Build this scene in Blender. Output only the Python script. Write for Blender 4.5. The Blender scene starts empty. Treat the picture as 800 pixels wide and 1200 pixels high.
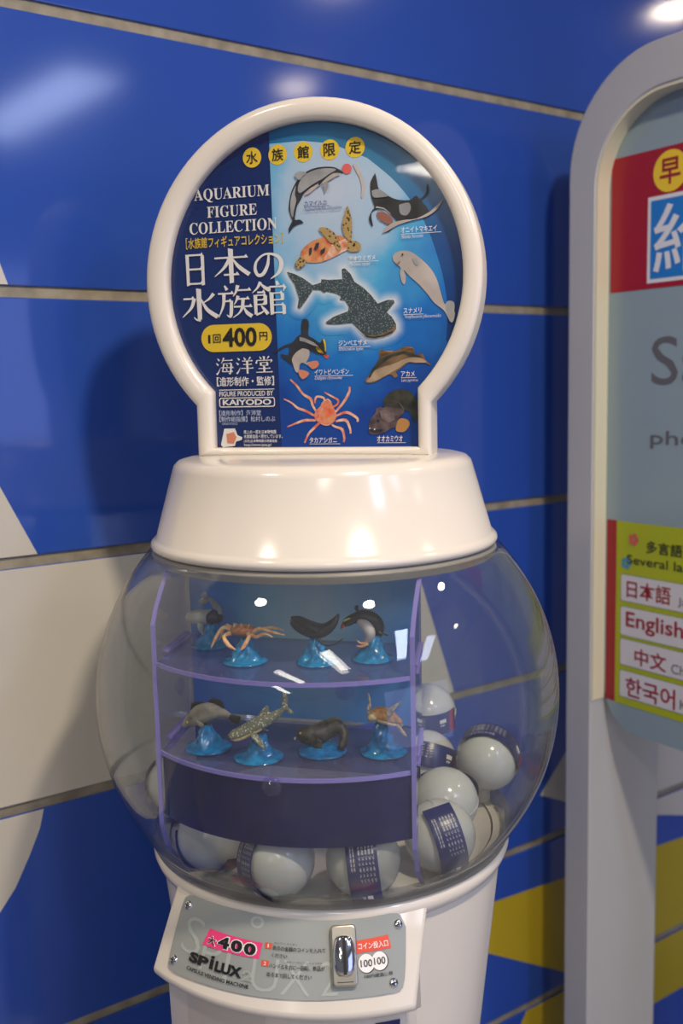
import bpy, bmesh, math, random
from mathutils import Vector, Matrix
random.seed(7)
SC = bpy.context.scene
COL = SC.collection
R = math.radians
# ---------------------------------------------------------------- camera
cam_d = bpy.data.cameras.new('camera'); cam = bpy.data.objects.new('camera', cam_d); COL.objects.link(cam)
TH, RO = R(7.2), R(1.26)
_F = Vector((0, math.cos(TH), -math.sin(TH))); _R = Vector((1, 0, 0)); _U = Vector((0, math.sin(TH), math.cos(TH)))
_X = _R*math.cos(RO) - _U*math.sin(RO); _Y = _R*math.sin(RO) + _U*math.cos(RO)
cam.matrix_world = Matrix(((_X.x, _Y.x, -_F.x, 0), (_X.y, _Y.y, -_F.y, 0), (_X.z, _Y.z, -_F.z, 1.45), (0, 0, 0, 1)))
cam_d.sensor_fit = 'VERTICAL'; cam_d.sensor_height = 36; cam_d.sensor_width = 24; cam_d.lens = 1167/1200*36
cam_d.clip_start = .05
cam_d.dof.use_dof = True; cam_d.dof.focus_distance = 1.0; cam_d.dof.aperture_fstop = 4.5
SC.camera = cam
# ---------------------------------------------------------------- world, exposure, lights
SC.view_settings.view_transform = 'Standard'; SC.view_settings.look = 'None'
SC.view_settings.exposure = -0.14; SC.view_settings.gamma = 1
SC.cycles.transparent_max_bounces = 40; SC.cycles.max_bounces = 14
SC.cycles.sample_clamp_indirect = 6
wd = bpy.data.worlds.new('world'); SC.world = wd; wd.use_nodes = True
wd.node_tree.nodes['Background'].inputs[0].default_value = (.66, .68, .78, 1)
wd.node_tree.nodes['Background'].inputs[1].default_value = .20
CEIL = 2.75
WD = Vector((-math.sin(R(35)), math.cos(R(35)), 0))      # direction into the wall
UD = Vector((math.cos(R(35)), math.sin(R(35)), 0))       # direction along the wall
WALL = 1.2174
def area(name, x, y, power, color, shape='RECTANGLE', sx=1.2, sy=.2, rz=0):
    l = bpy.data.lights.new(name, 'AREA'); l.shape = shape; l.size = sx
    if shape == 'RECTANGLE': l.size_y = sy
    l.energy = power; l.color = color
    o = bpy.data.objects.new(name, l); o.location = (x, y, CEIL - .035); o.rotation_euler = (0, 0, rz); COL.objects.link(o)
WARM, NEUT, COOL = (1, .84, .64), (1, .94, .83), (.62, .72, 1)
_a = R(-60)
FLUOR = [(-1.92, -4.05, R(-75), 19, NEUT), (-1.15, -2.69, _a, 17, NEUT), (.255, -1.81, _a, 19, NEUT), (1.67, -.93, _a, 24, COOL), (2.52, -.85, _a, 12, COOL)]
DOWN = [(.60, .02, 42, WARM), (-.91, .19, 8, WARM), (1.65, .92, 5, WARM), (2.72, .33, 2, WARM), (2.43, 1.87, 3, WARM)]
for x, y, rz, p, c in FLUOR: area('fluorescent_glow', x, y, p, c, sx=1.22, sy=.27, rz=rz)
# cool fill light added to brighten the sign, to the right behind the camera
_l = bpy.data.lights.new('cool_fill_light', 'AREA'); _l.shape = 'RECTANGLE'; _l.size = 2.6; _l.size_y = 2.1; _l.energy = 36; _l.color = (.42, .50, 1)
_o = bpy.data.objects.new('cool_fill_light', _l); COL.objects.link(_o); _o.location = (3.1, -2.3, 1.15)
_o.rotation_euler = (Vector((-2.5, 3.6, -.1))).to_track_quat('-Z', 'Y').to_euler()
for x, y, p, c in DOWN: area('downlight_glow', x, y, p, c, 'DISK', .15)
POSTER={'dolphin_back': [(-27.5, 49.1), (-27.8, 54.5), (-24.2, 60.8), (-23.6, 62.4), (-26.3, 69.6), (-27.2, 75), (-26.3, 81.4), (-23.9, 90.9), (-19, 99.7), (-13.7, 105.1), (-9, 109), (-2.6, 111.8), (5.5, 113.3), (14.6, 113.4), (23.6, 111.9), (31.9, 106.9), (30.2, 105.9), (22.3, 106.7), (16.6, 104), (10.8, 100.2), (5.5, 93.6), (4.4, 95.3), (5.7, 98.4), (-1.9, 93.6), (-9.5, 89.4), (-13.7, 82.7), (-18, 76.5), (-19.9, 69.1), (-20.7, 62.7), (-15.5, 62.6), (-11.7, 58.9), (-16.7, 58), (-22.6, 55.3)], 'dolphin_flank': [(-16.9, 91.5), (-15.8, 97.8), (-10.8, 105.5), (-2.6, 109.6), (6.6, 111.6), (16.8, 111.6), (24.7, 109.7), (16.6, 105.6), (10.3, 101.8), (4, 99.1), (-4.2, 94.9), (-11.2, 90.6), (-14.7, 89.2)], 'dolphin_tail_flank': [(-25.1, 69.5), (-25.2, 79.2), (-22.8, 89.7), (-18.5, 96.9), (-19.9, 88.5), (-18.6, 82), (-20.9, 73.5), (-22.9, 65)], 'dolphin_belly': [(-3.1, 93.2), (5.6, 96.8), (5, 93.7), (10.8, 98.9), (16.6, 103.5), (22.3, 106.2), (30.2, 105.3), (24.5, 102.9), (16.5, 99.2), (6.1, 95.2), (-2, 89.4), (-7.9, 86.6), (-8.4, 88.8)], 'dolphin_fin': [(-20, 107.2), (-16.4, 110.4), (-10.6, 110.4), (-6.7, 108.3), (-10.8, 105.5), (-14.9, 102)], 'dolphin_flipper': [(10.2, 96.5), (14.8, 98.3), (16.4, 94.5), (14.5, 89.3), (12.6, 88.4), (11.8, 92.7)], 'ball': [(41, 109.4), (40.5, 107.4), (39.4, 105.9), (37.7, 104.9), (35.7, 104.7), (33.7, 105.3), (32.1, 106.6), (31.1, 108.4), (30.9, 110.4), (31.5, 112.3), (32.7, 113.8), (34.5, 114.6), (36.5, 114.7), (38.4, 114), (39.9, 112.6), (40.8, 110.8)], 'streak': [(42.2, 113.7), (46.1, 112.8), (50.4, 105.7), (53.6, 96), (53.9, 86.6), (52.1, 80.4), (50.5, 81), (51.2, 88.9), (49.7, 98.4), (46, 106)], 'turtle_shell': [(-15.2, 30), (-11.6, 34.1), (-3.4, 39.6), (7.1, 42.7), (15.1, 43.9), (26.6, 43.8), (33.3, 41.2), (37.8, 37.8), (27.3, 28.7), (16.9, 21.7), (7.6, 18.4), (-3.9, 18), (-10.8, 19.9), (-14.8, 24.5)], 'turtle_belly': [(7.6, 18.8), (14.8, 29.4), (19.5, 36.7), (27.6, 38.3), (35.6, 41.1), (41.1, 37), (35.9, 29.8), (30.7, 27.4), (22.7, 23.6), (13.4, 20.3)], 'turtle_head': [(34.3, 35.8), (37.8, 37.8), (44.5, 37.2), (49, 33.9), (49.1, 29.6), (45.5, 26.9), (37.5, 27.3), (34.2, 30.5)], 'turtle_front_flipper': [(5, 52.3), (8.5, 53.4), (15.3, 51.4), (22.1, 46.2), (25.3, 39.5), (28.5, 30.8), (26.8, 28.7), (23.9, 29.4), (20.7, 35.5), (16.1, 37.9), (10.6, 44.7), (6.7, 48.7)], 'turtle_back_flipper': [(36.3, 73.5), (38.4, 66.5), (40.3, 58.9), (40.2, 47.2), (39.5, 38.7), (35.5, 39), (31.7, 45.6), (30, 54.2), (32.1, 62.6), (34.5, 69.9)], 'turtle_hind': [(-15.3, 25.6), (-9.7, 19.3), (-12.1, 15.7), (-16.9, 12.6), (-20.3, 13.9), (-21.4, 18.3), (-18.3, 22.5)], 'whale_shark': [(-31.2, 10.3), (-22.9, 7.7), (-14.2, 3.2), (-3.1, -4.7), (5.7, -2.6), (6.3, 0.9), (13.5, -0.1), (29, -0.2), (28.4, 10.1), (31.8, 10.7), (37.6, 4.8), (41.7, -3.5), (50.9, -9.6), (59.3, -18.1), (65.9, -26.4), (76, -23.3), (82.7, -23.6), (83.5, -26.4), (75, -35.7), (80.8, -40.8), (84.8, -48.2), (84.8, -53), (80.5, -57), (72, -59.9), (61.8, -61.7), (53.4, -59.8), (45, -51.6), (38.3, -45.2), (22.8, -46.2), (10.7, -45.5), (9.9, -43), (19.5, -37.6), (34.3, -32.9), (35.2, -28.4), (31.1, -22), (25.9, -21.2), (26.5, -16.9), (20.1, -13.9), (11.5, -11.9), (8.9, -13.4), (5.5, -10.5), (-3.2, -9.6), (-9.6, -18.3), (-17.7, -28.4), (-20.7, -27.4), (-18.7, -17.9), (-23.2, -2.9), (-28.2, 3.9)], 'penguin_body': [(-48.4, -72.4), (-36.8, -66), (-27.3, -63), (-21.8, -57), (-17.4, -54.6), (-17.2, -47.8), (-16, -40.6), (-13.6, -38.8), (-9.6, -40.3), (-8.6, -45.9), (-9.6, -55.8), (-3.7, -59.8), (3.2, -64.5), (6.2, -60.9), (9.9, -76.3), (8.7, -77.6), (0.6, -76), (-8.7, -71.9), (-16.9, -70), (-25.3, -75.3), (-28.4, -80.8), (-26.8, -87.5), (-33.8, -82.3), (-39.6, -78.2), (-40.1, -74.9), (-32.4, -76.2), (-31.5, -67.3), (-41.8, -70.9), (-46.6, -73)], 'penguin_belly': [(-16.2, -69.4), (-8.7, -71.9), (-9.5, -79.1), (-12.5, -84.6), (-9, -83.5), (-10.3, -87.4), (-16.1, -84.5), (-19.7, -86.6), (-21.1, -94.4), (-24.6, -93.2), (-27.3, -85.3), (-28, -79.7), (-22.8, -73.1)], 'penguin_foot': [(-11.4, -86.8), (-7.8, -83.6), (-0.8, -82.9), (1.5, -86.1), (-0.9, -89.9), (-5.7, -91.4), (-9.1, -88.6)], 'penguin_foot2': [(-21.6, -92.7), (-18.1, -91.7), (-9.9, -94.7), (-11.2, -98.6), (-16.6, -101.8), (-20, -98.3)], 'crest': [(-1.6, -68.2), (0.8, -68.3), (6.5, -74.5), (5.8, -75.6), (1.2, -73.8), (-1, -71)], 'crest2': [(6.2, -61.3), (8, -60.6), (9.2, -65.2), (9.4, -73), (8.2, -72.9), (7.2, -66.3)], 'beak': [(6.4, -77.3), (9.3, -76.3), (12.2, -78), (11, -80.8), (8.6, -80.1)], 'crab_body': [(9.9, -122.5), (13.4, -125.3), (15.6, -131), (18.9, -137.7), (18.2, -144.5), (12.8, -150), (6.9, -151.1), (1.1, -148.8), (-3.6, -144.8), (-5.2, -140.8), (-3.3, -135.2), (1.5, -130.8), (4, -126.3)], 'crab_patch': [(9.9, -123.6), (14.5, -128.7), (17.7, -137.7), (16.4, -145.6), (8.1, -150), (1.1, -145.4), (2.5, -138.6), (5, -133.1), (3.3, -128.5)], 'barramundi': [(51.4, -103.9), (54.3, -100.7), (59, -93.1), (66.6, -81.8), (67.3, -74.2), (70.7, -73.7), (75.1, -76), (81.9, -75.7), (88.6, -73.2), (93.1, -71.2), (100.9, -72.5), (103.7, -75.8), (104.2, -79.1), (111.9, -78.7), (114.6, -84.8), (120.6, -90.5), (111.8, -87.4), (105.2, -88.3), (97.4, -87.5), (89.5, -92.8), (83.8, -97), (86, -100.3), (82.6, -102.6), (78.1, -99), (71.3, -101.6), (63.3, -105.8), (56.5, -107.5), (51.9, -106.7)], 'barramundi_belly': [(52.5, -105.6), (57.8, -97.4), (67, -92.2), (81.7, -88.2), (95.2, -83.1), (107.5, -82.4), (116.2, -87.5), (105.2, -87.7), (96.3, -87), (87.2, -92.7), (71.3, -101.1), (62.2, -105.2), (55.3, -106.7)], 'fin': [(67.3, -73.4), (71.8, -74.8), (81.9, -75.2), (69.4, -80.2), (66.9, -80.2)], 'fin2': [(88.6, -73.2), (94.3, -71.2), (102, -72.5), (103.3, -78), (94.2, -75)], 'wolf_fish_tail': [(69.7, -130.7), (70.4, -125.2), (75.6, -118.7), (83.5, -115), (92.5, -114.7), (100.3, -119.2), (105.8, -126.9), (107.9, -135.7), (106.7, -145.6), (102.2, -147.7), (97.8, -137.8), (91.1, -136.6), (83.2, -139.8)], 'wolf_fish_head': [(62.2, -133.9), (66.3, -132.3), (70.8, -133), (77.7, -125.9), (86.7, -127.7), (92.2, -136.6), (86.5, -144.2), (85.2, -151.9), (77.2, -155.2), (70.4, -159), (60, -160.8), (54.9, -159.4), (53.9, -153.8), (55.8, -144.9), (61.6, -138.4)], 'wolf_fish_fin': [(84.7, -147.5), (88.7, -144.3), (95.5, -146), (97.6, -151), (93, -157.6), (87.4, -158.6), (82.9, -156.4)], 'wolf_fish_mouth': [(54.2, -154.4), (60.1, -155.6), (69.3, -156.2), (63.5, -159.5), (57.8, -158.9), (54.9, -157.2)], 'white_whale': [(82.3, 20.4), (85.7, 23.9), (93.4, 25.3), (102.2, 23), (111.9, 15.6), (120.6, 6.8), (127, -4.1), (131.2, -18), (134.9, -29.8), (138.7, -26.8), (144.1, -28.1), (145.2, -33.4), (143.5, -35), (145.7, -39.8), (142.9, -48.2), (138.6, -43.8), (134.3, -36.2), (124.6, -28.3), (118.1, -19.6), (109.4, -9.6), (99.7, -0.7), (93.7, 6), (95.3, 0.6), (95.2, -5.8), (93.5, -8.3), (90.8, -4.5), (89.6, 4.1), (90.4, 8.3), (86.6, 11.7), (82.8, 16.1)], 'whale_fluke': [(135.4, -30.4), (138.7, -26.8), (144.1, -28.1), (145.2, -33.4), (142.9, -48.2), (138.6, -43.8)], 'whale_flipper': [(102.3, 16.7), (105.4, 17), (109.2, 13.1), (108.6, 10), (105.3, 10.7)], 'manta': [(65.4, 103.6), (66.9, 97.2), (69, 87.6), (77.7, 80.7), (87.5, 75.9), (100.7, 74.5), (107.3, 78.7), (110.5, 74.9), (117, 80.1), (118.2, 88.3), (119.5, 87.7), (119.2, 78.9), (112.6, 73.2), (118, 66.6), (120.1, 62.3), (127.7, 67), (134.7, 72.7), (128.7, 63.8), (117.9, 57.2), (103.7, 54.4), (96, 52.3), (86.1, 50.8), (79.3, 44.9), (72.7, 44.8), (81.7, 53.2), (88.3, 52.8), (81.8, 60.5), (74.2, 67.3), (64.2, 66.9), (60.7, 61.9), (62.2, 51.2), (59.5, 53.5), (58.2, 59.9), (61.9, 67.1), (64.2, 70.1), (61.1, 79.8), (60.3, 88.2), (60.8, 95.5)], 'manta_patch': [(89.7, 70.5), (99.5, 72), (101.6, 65.6), (97.2, 59.6), (90.6, 62.1)], 'manta_mouth': [(66.4, 64.7), (74.1, 64.2), (81.8, 58.4), (82.8, 53.1), (77.2, 52.4), (68.5, 58.2)], 'manta_edge': [(134.7, 72.7), (128.7, 63.8), (117.9, 57.2), (103.7, 54.4), (88.3, 50.7), (76, 44.6), (72.7, 45.3), (81.7, 52.7), (93.8, 55.1), (107, 55.8), (120.1, 61.2), (127.7, 67)], 'manta_wing': [(61.7, 86), (69, 87.1), (78.8, 80.1), (72.2, 79), (63.3, 79.6)], 'mascot_white': [(-112.3, -170.7), (-107.9, -153.3), (-95.5, -153), (-92.8, -160.4), (-87.3, -162.7), (-88.1, -165.5), (-94.8, -167.3), (-96.2, -172), (-110, -173.5)], 'mascot_pink': [(-105.7, -159.1), (-96.9, -156.9), (-93.9, -162.7), (-97.4, -169.6), (-104.8, -169.1)]}
CRAB_LEGS=[[(-30.8, -101.8, 0.81), (-23.9, -108.4, 1.15), (-17.0, -117.5, 1.27), (-8.9, -122.7, 1.61), (-6.7, -129.5, 1.27), (-2.2, -137.4, 1.15)], [(-38.6, -122.2, 0.69), (-30.3, -126.3, 0.92), (-23.3, -132.1, 1.27), (-15.1, -135.0, 1.38), (-4.6, -140.8, 1.15)], [(-35.6, -152.0, 0.69), (-26.2, -148.4, 1.04), (-15.4, -145.2, 1.5), (-3.6, -145.5, 1.15)], [(-16.7, -169.2, 0.81), (-12.2, -159.9, 1.15), (-6.1, -153.8, 1.38), (0.5, -147.6, 1.27)], [(-4.3, -127.3, 0.92), (-2.3, -120.6, 1.15), (5.3, -121.8, 1.15), (6.4, -125.2, 0.92)], [(6.6, -116.0, 0.81), (13.5, -119.8, 0.92), (21.0, -124.4, 1.15), (20.3, -128.8, 1.04), (15.6, -131.5, 1.04)], [(34.0, -110.7, 0.92), (33.3, -116.8, 1.38), (27.3, -126.7, 1.38), (18.4, -136.6, 1.15)], [(41.7, -147.6, 0.92), (41.4, -143.6, 1.38), (30.5, -137.4, 1.38), (18.8, -140.9, 1.15)], [(34.1, -159.8, 1.04), (33.6, -154.7, 1.15), (29.2, -145.7, 1.61), (18.1, -146.7, 1.15)], [(26.4, -168.7, 1.04), (27.1, -163.7, 1.15), (24.9, -155.2, 1.5), (17.4, -152.3, 1.15), (13.9, -150.0, 1.04)]]
TB={'AQUARIUM': (-133.0, 86.85, 84.4, 13.2), 'FIGURE': (-117.0, 73.45, 55.7, 12.3), 'COLLECTION': (-139.2, 57.85, 100.1, 14.2), '[sub]': (-143.9, 42.35, 109.9, 11.6), 'r10': (-149.7, -0.25, 30.7, 39.5), 'r11': (-113.0, 3.5, 39.8, 35.6), 'r12': (-68.2, 10.15, 34.2, 25.5), 'r20': (-153.3, -35.25, 41.7, 36.3), 'r21': (-110.6, -33.3, 38.9, 35.0), 'r22': (-71.6, -32.1, 39.1, 34.7), 'pill': (-129.9, -69.75, 80.1, 28.2), 'one': (-123.5, -60.55, 5.9, 8.2), 'kai': (-116.6, -60.75, 8.9, 9.1), '400': (-105.9, -64.45, 38.9, 19.9), 'yen': (-63.9, -59.7, 8.6, 8.1), 'r30': (-115.0, -95.4, 20.7, 18.3), 'r31': (-91.4, -94.15, 19.5, 17.3), 'r32': (-69.9, -93.75, 20.2, 17.2), 'bracket': (-114.5, -106.95, 65.4, 9.2), 'line': (-111.7, -111.45, 62.4, 0.9), 'figprod': (-112.0, -118.6, 61.6, 5.5), 'kbox': (-112.5, -129.9, 63.6, 11.1), 'KAIYODO': (-108.4, -127.7, 55.7, 6.4), 'l1': (-111.8, -138.75, 47.1, 5.6), 'l2': (-112.1, -145.15, 63.7, 6.5), 'l3': (-110.2, -149.05, 17.8, 2.8), 's0': (-85.9, -158.9, 37.1, 3.7), 's1': (-86.1, -163.45, 42.9, 3.7), 's2': (-86.2, -168.05, 38.0, 3.7), 's3': (-86.4, -172.7, 31.3, 3.7), 'lab_dolphin': (-9.8, 75.7, 23.9, 3.8), 'lab_lat_dolphin': (-9.9, 70.05, 40.2, 4.3), 'lab_manta': (91.5, 42.65, 36.6, 5.0), 'lab_lat_manta': (91.4, 37.65, 22.8, 3.3), 'lab_turtle': (36.4, 17.75, 28.0, 4.3), 'lab_lat_turtle': (36.3, 12.6, 22.6, 3.5), 'lab_shark': (23.5, -68.4, 30.3, 5.3), 'lab_lat_shark': (23.4, -73.7, 26.6, 4.4), 'lab_whale': (92.9, -37.55, 18.6, 4.7), 'lab_lat_whale': (93.8, -43.0, 37.8, 4.3), 'lab_penguin': (-3.3, -97.6, 37.3, 5.4), 'lab_lat_penguin': (-3.4, -103.0, 29.9, 4.4), 'lab_fish': (89.4, -101.45, 14.3, 4.8), 'lab_lat_fish': (89.3, -107.05, 17.9, 3.5), 'lab_crab': (-10.8, -168.95, 30.2, 5.0), 'lab_wolf': (62.9, -168.2, 27.3, 5.4)}
EXTRA={'whale_eye': [(93.7, 21.3), (93.4, 20.5), (92.7, 20.3), (92.0, 20.6), (91.7, 21.4), (92.0, 22.1), (92.7, 22.4), (93.4, 22.0)], 'whale_mouth': [(85.7, 11.9), (89.9, 15.2), (90.1, 13.6), (87.1, 11.1)], 'turtle_eye': [(43.6, 33.2), (43.1, 32.5), (42.2, 32.3), (41.2, 32.6), (40.8, 33.3), (41.3, 34.0), (42.2, 34.2), (43.2, 33.9)], 'turtle_scute': [(1.8, 37.7), (5.2, 38.0), (4.0, 33.2), (1.0, 30.1), (-0.7, 32.4)], 'turtle_scute2': [(6.2, 29.9), (11.4, 32.8), (10.8, 28.5), (6.7, 25.5)], 'turtle_scute3': [(-5.9, 32.7), (-2.9, 33.6), (-3.7, 27.2), (-6.1, 25.1)], 'shark_mouth': [(51.7, -58.4), (61.9, -60.1), (72.1, -58.4), (81.4, -54.5), (80.5, -57.0), (72.0, -59.9), (61.8, -61.7), (53.4, -60.1)], 'shark_belly': [(38.3, -44.0), (45.0, -50.8), (53.4, -57.7), (65.3, -58.9), (80.6, -52.9), (84.8, -48.2), (84.8, -53.0), (80.5, -57.0), (72.0, -59.9), (61.8, -61.7), (53.4, -59.8), (45.0, -51.6)], 'penguin_shine': [(-18.9, -57.7), (-13.0, -59.0), (-3.8, -63.7), (1.9, -68.3), (-3.9, -67.0), (-13.1, -62.9), (-19.0, -61.6)], 'fish_eye': [(56.0, -102.3), (55.7, -103.0), (55.0, -103.2), (54.4, -102.9), (54.2, -102.3), (54.4, -101.7), (55.1, -101.4), (55.7, -101.7)], 'fish_back': [(54.3, -102.3), (59.0, -93.1), (66.5, -84.0), (81.9, -77.3), (93.1, -75.5), (104.2, -79.6), (113.0, -82.6), (103.0, -81.2), (91.9, -77.6), (81.8, -80.0), (69.3, -86.2), (61.2, -94.2), (56.6, -101.8)], 'wolf_brow': [(70.8, -130.8), (77.7, -126.5), (86.7, -128.3), (91.1, -135.5), (84.4, -132.1), (77.6, -132.0)], 'wolf_eye': [(65.9, -146.7), (65.4, -147.8), (64.3, -148.2), (63.1, -147.7), (62.7, -146.7), (63.2, -145.7), (64.3, -145.3), (65.4, -145.7)], 'wolf_cheek': [(66.2, -136.2), (73.0, -135.2), (80.9, -139.7), (81.9, -146.4), (75.1, -148.5), (68.3, -145.1)], 'wolf_teeth': [(59.6, -154.8), (61.1, -154.8), (60.7, -156.4), (59.8, -156.3)], 'wolf_teeth2': [(54.8, -153.8), (55.8, -153.9), (55.6, -155.2), (54.9, -155.2)], 'dolphin_stripe': [(-19.4, 88.4), (-15.4, 86.6), (-9.5, 89.0), (-13.7, 82.7), (-18.0, 76.5), (-18.6, 82.0)], 'manta_belly': [(65.3, 69.0), (74.2, 67.3), (81.8, 60.5), (79.6, 63.8), (74.2, 68.4), (66.5, 70.5)]}
# ---------------------------------------------------------------- materials
def mat(name, col, rough=.5, metal=0, spec=.5, coat=0, **kw):
    m = bpy.data.materials.new(name); m.use_nodes = True
    b = m.node_tree.nodes['Principled BSDF']
    b.inputs['Base Color'].default_value = (*col, 1); b.inputs['Roughness'].default_value = rough
    b.inputs['Metallic'].default_value = metal; b.inputs['Specular IOR Level'].default_value = spec
    b.inputs['Coat Weight'].default_value = coat; b.inputs['Coat Roughness'].default_value = .05
    for k, v in kw.items(): b.inputs[k].default_value = v
    return m
def N(m, t, **kw):
    n = m.node_tree.nodes.new(t)
    for k, v in kw.items(): setattr(n, k, v)
    return n
def noisy(m, scale=60, amt=.15, bump=.0, dark=None, coords='Object', stretch=None):
    """base colour varied by noise, optional bump"""
    nt = m.node_tree; b = nt.nodes['Principled BSDF']; c = b.inputs['Base Color'].default_value[:]
    tc = N(m, 'ShaderNodeTexCoord'); no = N(m, 'ShaderNodeTexNoise'); no.inputs['Scale'].default_value = scale; no.inputs['Detail'].default_value = 6
    src = tc.outputs[coords]
    if stretch:
        mp = N(m, 'ShaderNodeMapping'); mp.inputs['Scale'].default_value = stretch; nt.links.new(src, mp.inputs[0]); src = mp.outputs[0]
    nt.links.new(src, no.inputs['Vector'])
    r = N(m, 'ShaderNodeValToRGB'); r.color_ramp.elements[0].position = .35; r.color_ramp.elements[1].position = .65
    d = dark or tuple(x*(1-amt) for x in c[:3])
    r.color_ramp.elements[0].color = (*d, 1); r.color_ramp.elements[1].color = c
    nt.links.new(no.outputs[0], r.inputs[0]); nt.links.new(r.outputs[0], b.inputs['Base Color'])
    if bump:
        bp = N(m, 'ShaderNodeBump'); bp.inputs['Strength'].default_value = bump; bp.inputs['Distance'].default_value = .002
        nt.links.new(no.outputs[0], bp.inputs['Height']); nt.links.new(bp.outputs[0], b.inputs['Normal'])
    return m
def clear(name, tint, haze=0.0, hazecol=(.8, .8, .9), f0=.045, rough=.015, gain=1.0, wave=0):
    """thin clear plastic: tinted see-through mixed with a Schlick-weighted gloss; haze adds diffuse body colour"""
    m = bpy.data.materials.new(name); m.use_nodes = True; nt = m.node_tree; nt.nodes.clear()
    out = N(m, 'ShaderNodeOutputMaterial'); t = N(m, 'ShaderNodeBsdfTransparent'); t.inputs[0].default_value = (*tint, 1)
    g = N(m, 'ShaderNodeBsdfGlossy'); g.inputs['Roughness'].default_value = rough
    lw = N(m, 'ShaderNodeLayerWeight'); lw.inputs['Blend'].default_value = .5
    pw = N(m, 'ShaderNodeMath', operation='POWER'); pw.inputs[1].default_value = 4.2; nt.links.new(lw.outputs['Facing'], pw.inputs[0])
    ma = N(m, 'ShaderNodeMath', operation='MULTIPLY_ADD'); ma.inputs[1].default_value = .85*gain; ma.inputs[2].default_value = f0*gain
    nt.links.new(pw.outputs[0], ma.inputs[0])
    a = t.outputs[0]
    if haze:
        d = N(m, 'ShaderNodeBsdfDiffuse'); d.inputs[0].default_value = (*hazecol, 1)
        mx = N(m, 'ShaderNodeMixShader'); mx.inputs[0].default_value = haze; nt.links.new(a, mx.inputs[1]); nt.links.new(d.outputs[0], mx.inputs[2]); a = mx.outputs[0]
    m2 = N(m, 'ShaderNodeMixShader'); nt.links.new(ma.outputs[0], m2.inputs[0]); nt.links.new(a, m2.inputs[1]); nt.links.new(g.outputs[0], m2.inputs[2])
    nt.links.new(m2.outputs[0], out.inputs[0])
    if wave:
        no = N(m, 'ShaderNodeTexNoise'); no.inputs['Scale'].default_value = wave
        bp = N(m, 'ShaderNodeBump'); bp.inputs['Strength'].default_value = .3; bp.inputs['Distance'].default_value = .002
        nt.links.new(no.outputs[0], bp.inputs['Height']); nt.links.new(bp.outputs[0], g.inputs['Normal'])
    return m
M = {}
M['blue'] = noisy(mat('blue_panel_paint', (.026, .082, .42), .10, spec=.6), 3, .10)
M['white_wall'] = noisy(mat('white_panel_paint', (.60, .57, .50), .2), 2.5, .05)
M['yellow_wall'] = noisy(mat('yellow_panel_paint', (.50, .37, .02), .25), 3, .1)
M['grout'] = noisy(mat('grey_joint_sealant', (.36, .32, .235), .6), 30, .4, .4)
M['floor'] = noisy(mat('floor_vinyl', (.35, .33, .31), .35), 4, .2)
M['ceiling'] = noisy(mat('ceiling_board', (.62, .62, .62), .8), 40, .1)
M['plastic'] = noisy(mat('ivory_plastic', (.73, .68, .605), .16, spec=.5), 7, .04)
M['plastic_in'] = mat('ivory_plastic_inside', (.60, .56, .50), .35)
M['grey_plate'] = noisy(mat('grey_control_plate', (.31, .335, .325), .32), 8, .05)
M['shadow_print'] = mat('pale_grey_print', (.40, .44, .42), .35)
M['metal'] = mat('brushed_steel', (.62, .58, .50), .28, 1)
M['chrome'] = mat('chrome', (.75, .75, .74), .08, 1)
M['dark'] = mat('black_slot', (.01, .01, .012), .4)
M['seal'] = mat('grey_seal_ring', (.23, .22, .20), .35)
M['globe'] = clear('clear_globe_plastic', (.93, .94, .93), haze=.020, hazecol=(.60, .62, .60), f0=.035, wave=3)
M['globe_rim'] = clear('clear_globe_rim', (.72, .72, .70), haze=.12, hazecol=(.6, .58, .55), f0=.06)
M['acrylic'] = clear('lavender_acrylic', (.90, .90, .97), haze=.02, hazecol=(.5, .48, .9), f0=.04)
M['shelf'] = clear('lavender_shelf_acrylic', (.84, .84, .97), haze=.10, hazecol=(.42, .42, .85), f0=.05)
M['edge'] = clear('violet_acrylic_edge', (.55, .50, .90), haze=.6, hazecol=(.44, .38, .92), f0=.06)
M['skirt'] = clear('dark_blue_film', (.10, .13, .40), haze=.45, hazecol=(.018, .02, .16), f0=.02, rough=.1)
M['stand'] = noisy(mat('blue_translucent_resin', (.010, .33, .74), .14, **{'Transmission Weight': .2, 'Coat Weight': .5}), 160, .5, .25)
M['capsule'] = noisy(mat('pearl_capsule', (.56, .57, .54), .16, **{'Subsurface Weight': .0}), 14, .06)
M['capsule_clear'] = clear('milky_clear_capsule', (.75, .78, .78), haze=.45, hazecol=(.62, .64, .62), f0=.06)
M['band'] = mat('navy_paper_band', (.012, .016, .12), .3)
M['white_ink'] = mat('white_ink', (.86, .85, .83), .45)
M['pale_ink'] = mat('pale_blue_ink', (.50, .58, .75), .45)
M['black_ink'] = mat('black_ink', (.012, .012, .014), .4)
M['navy_ink'] = mat('navy_ink', (.03, .06, .25), .4)
M['yellow_ink'] = mat('yellow_ink', (.85, .60, .03), .4)
M['red_ink'] = mat('red_ink', (.75, .09, .04), .4)
M['pink_ink'] = mat('pink_print', (.85, .05, .22), .4)
M['sign_frame'] = noisy(mat('white_sign_steel', (.50, .51, .52), .38), 5, .04)
M['sign_lit_reveal'] = mat('lit_cream_sign_edge', (.72, .68, .50), .4)  # paler than the frame: brightness of the lit recess wall put into the colour
M['sign_board'] = mat('grey_blue_sign_board', (.27, .36, .41), .25)
M['sign_red'] = mat('crimson_print', (.36, .012, .02), .3)
M['sign_yellow'] = mat('lime_yellow_print', (.42, .48, .01), .3)
M['sign_row'] = mat('sign_white_row', (.66, .66, .70), .35)
M['sign_row_edge'] = mat('sign_row_outline', (.22, .30, .12), .35)
M['sign_letter_red'] = mat('dark_red_letters', (.32, .012, .02), .35)
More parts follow.
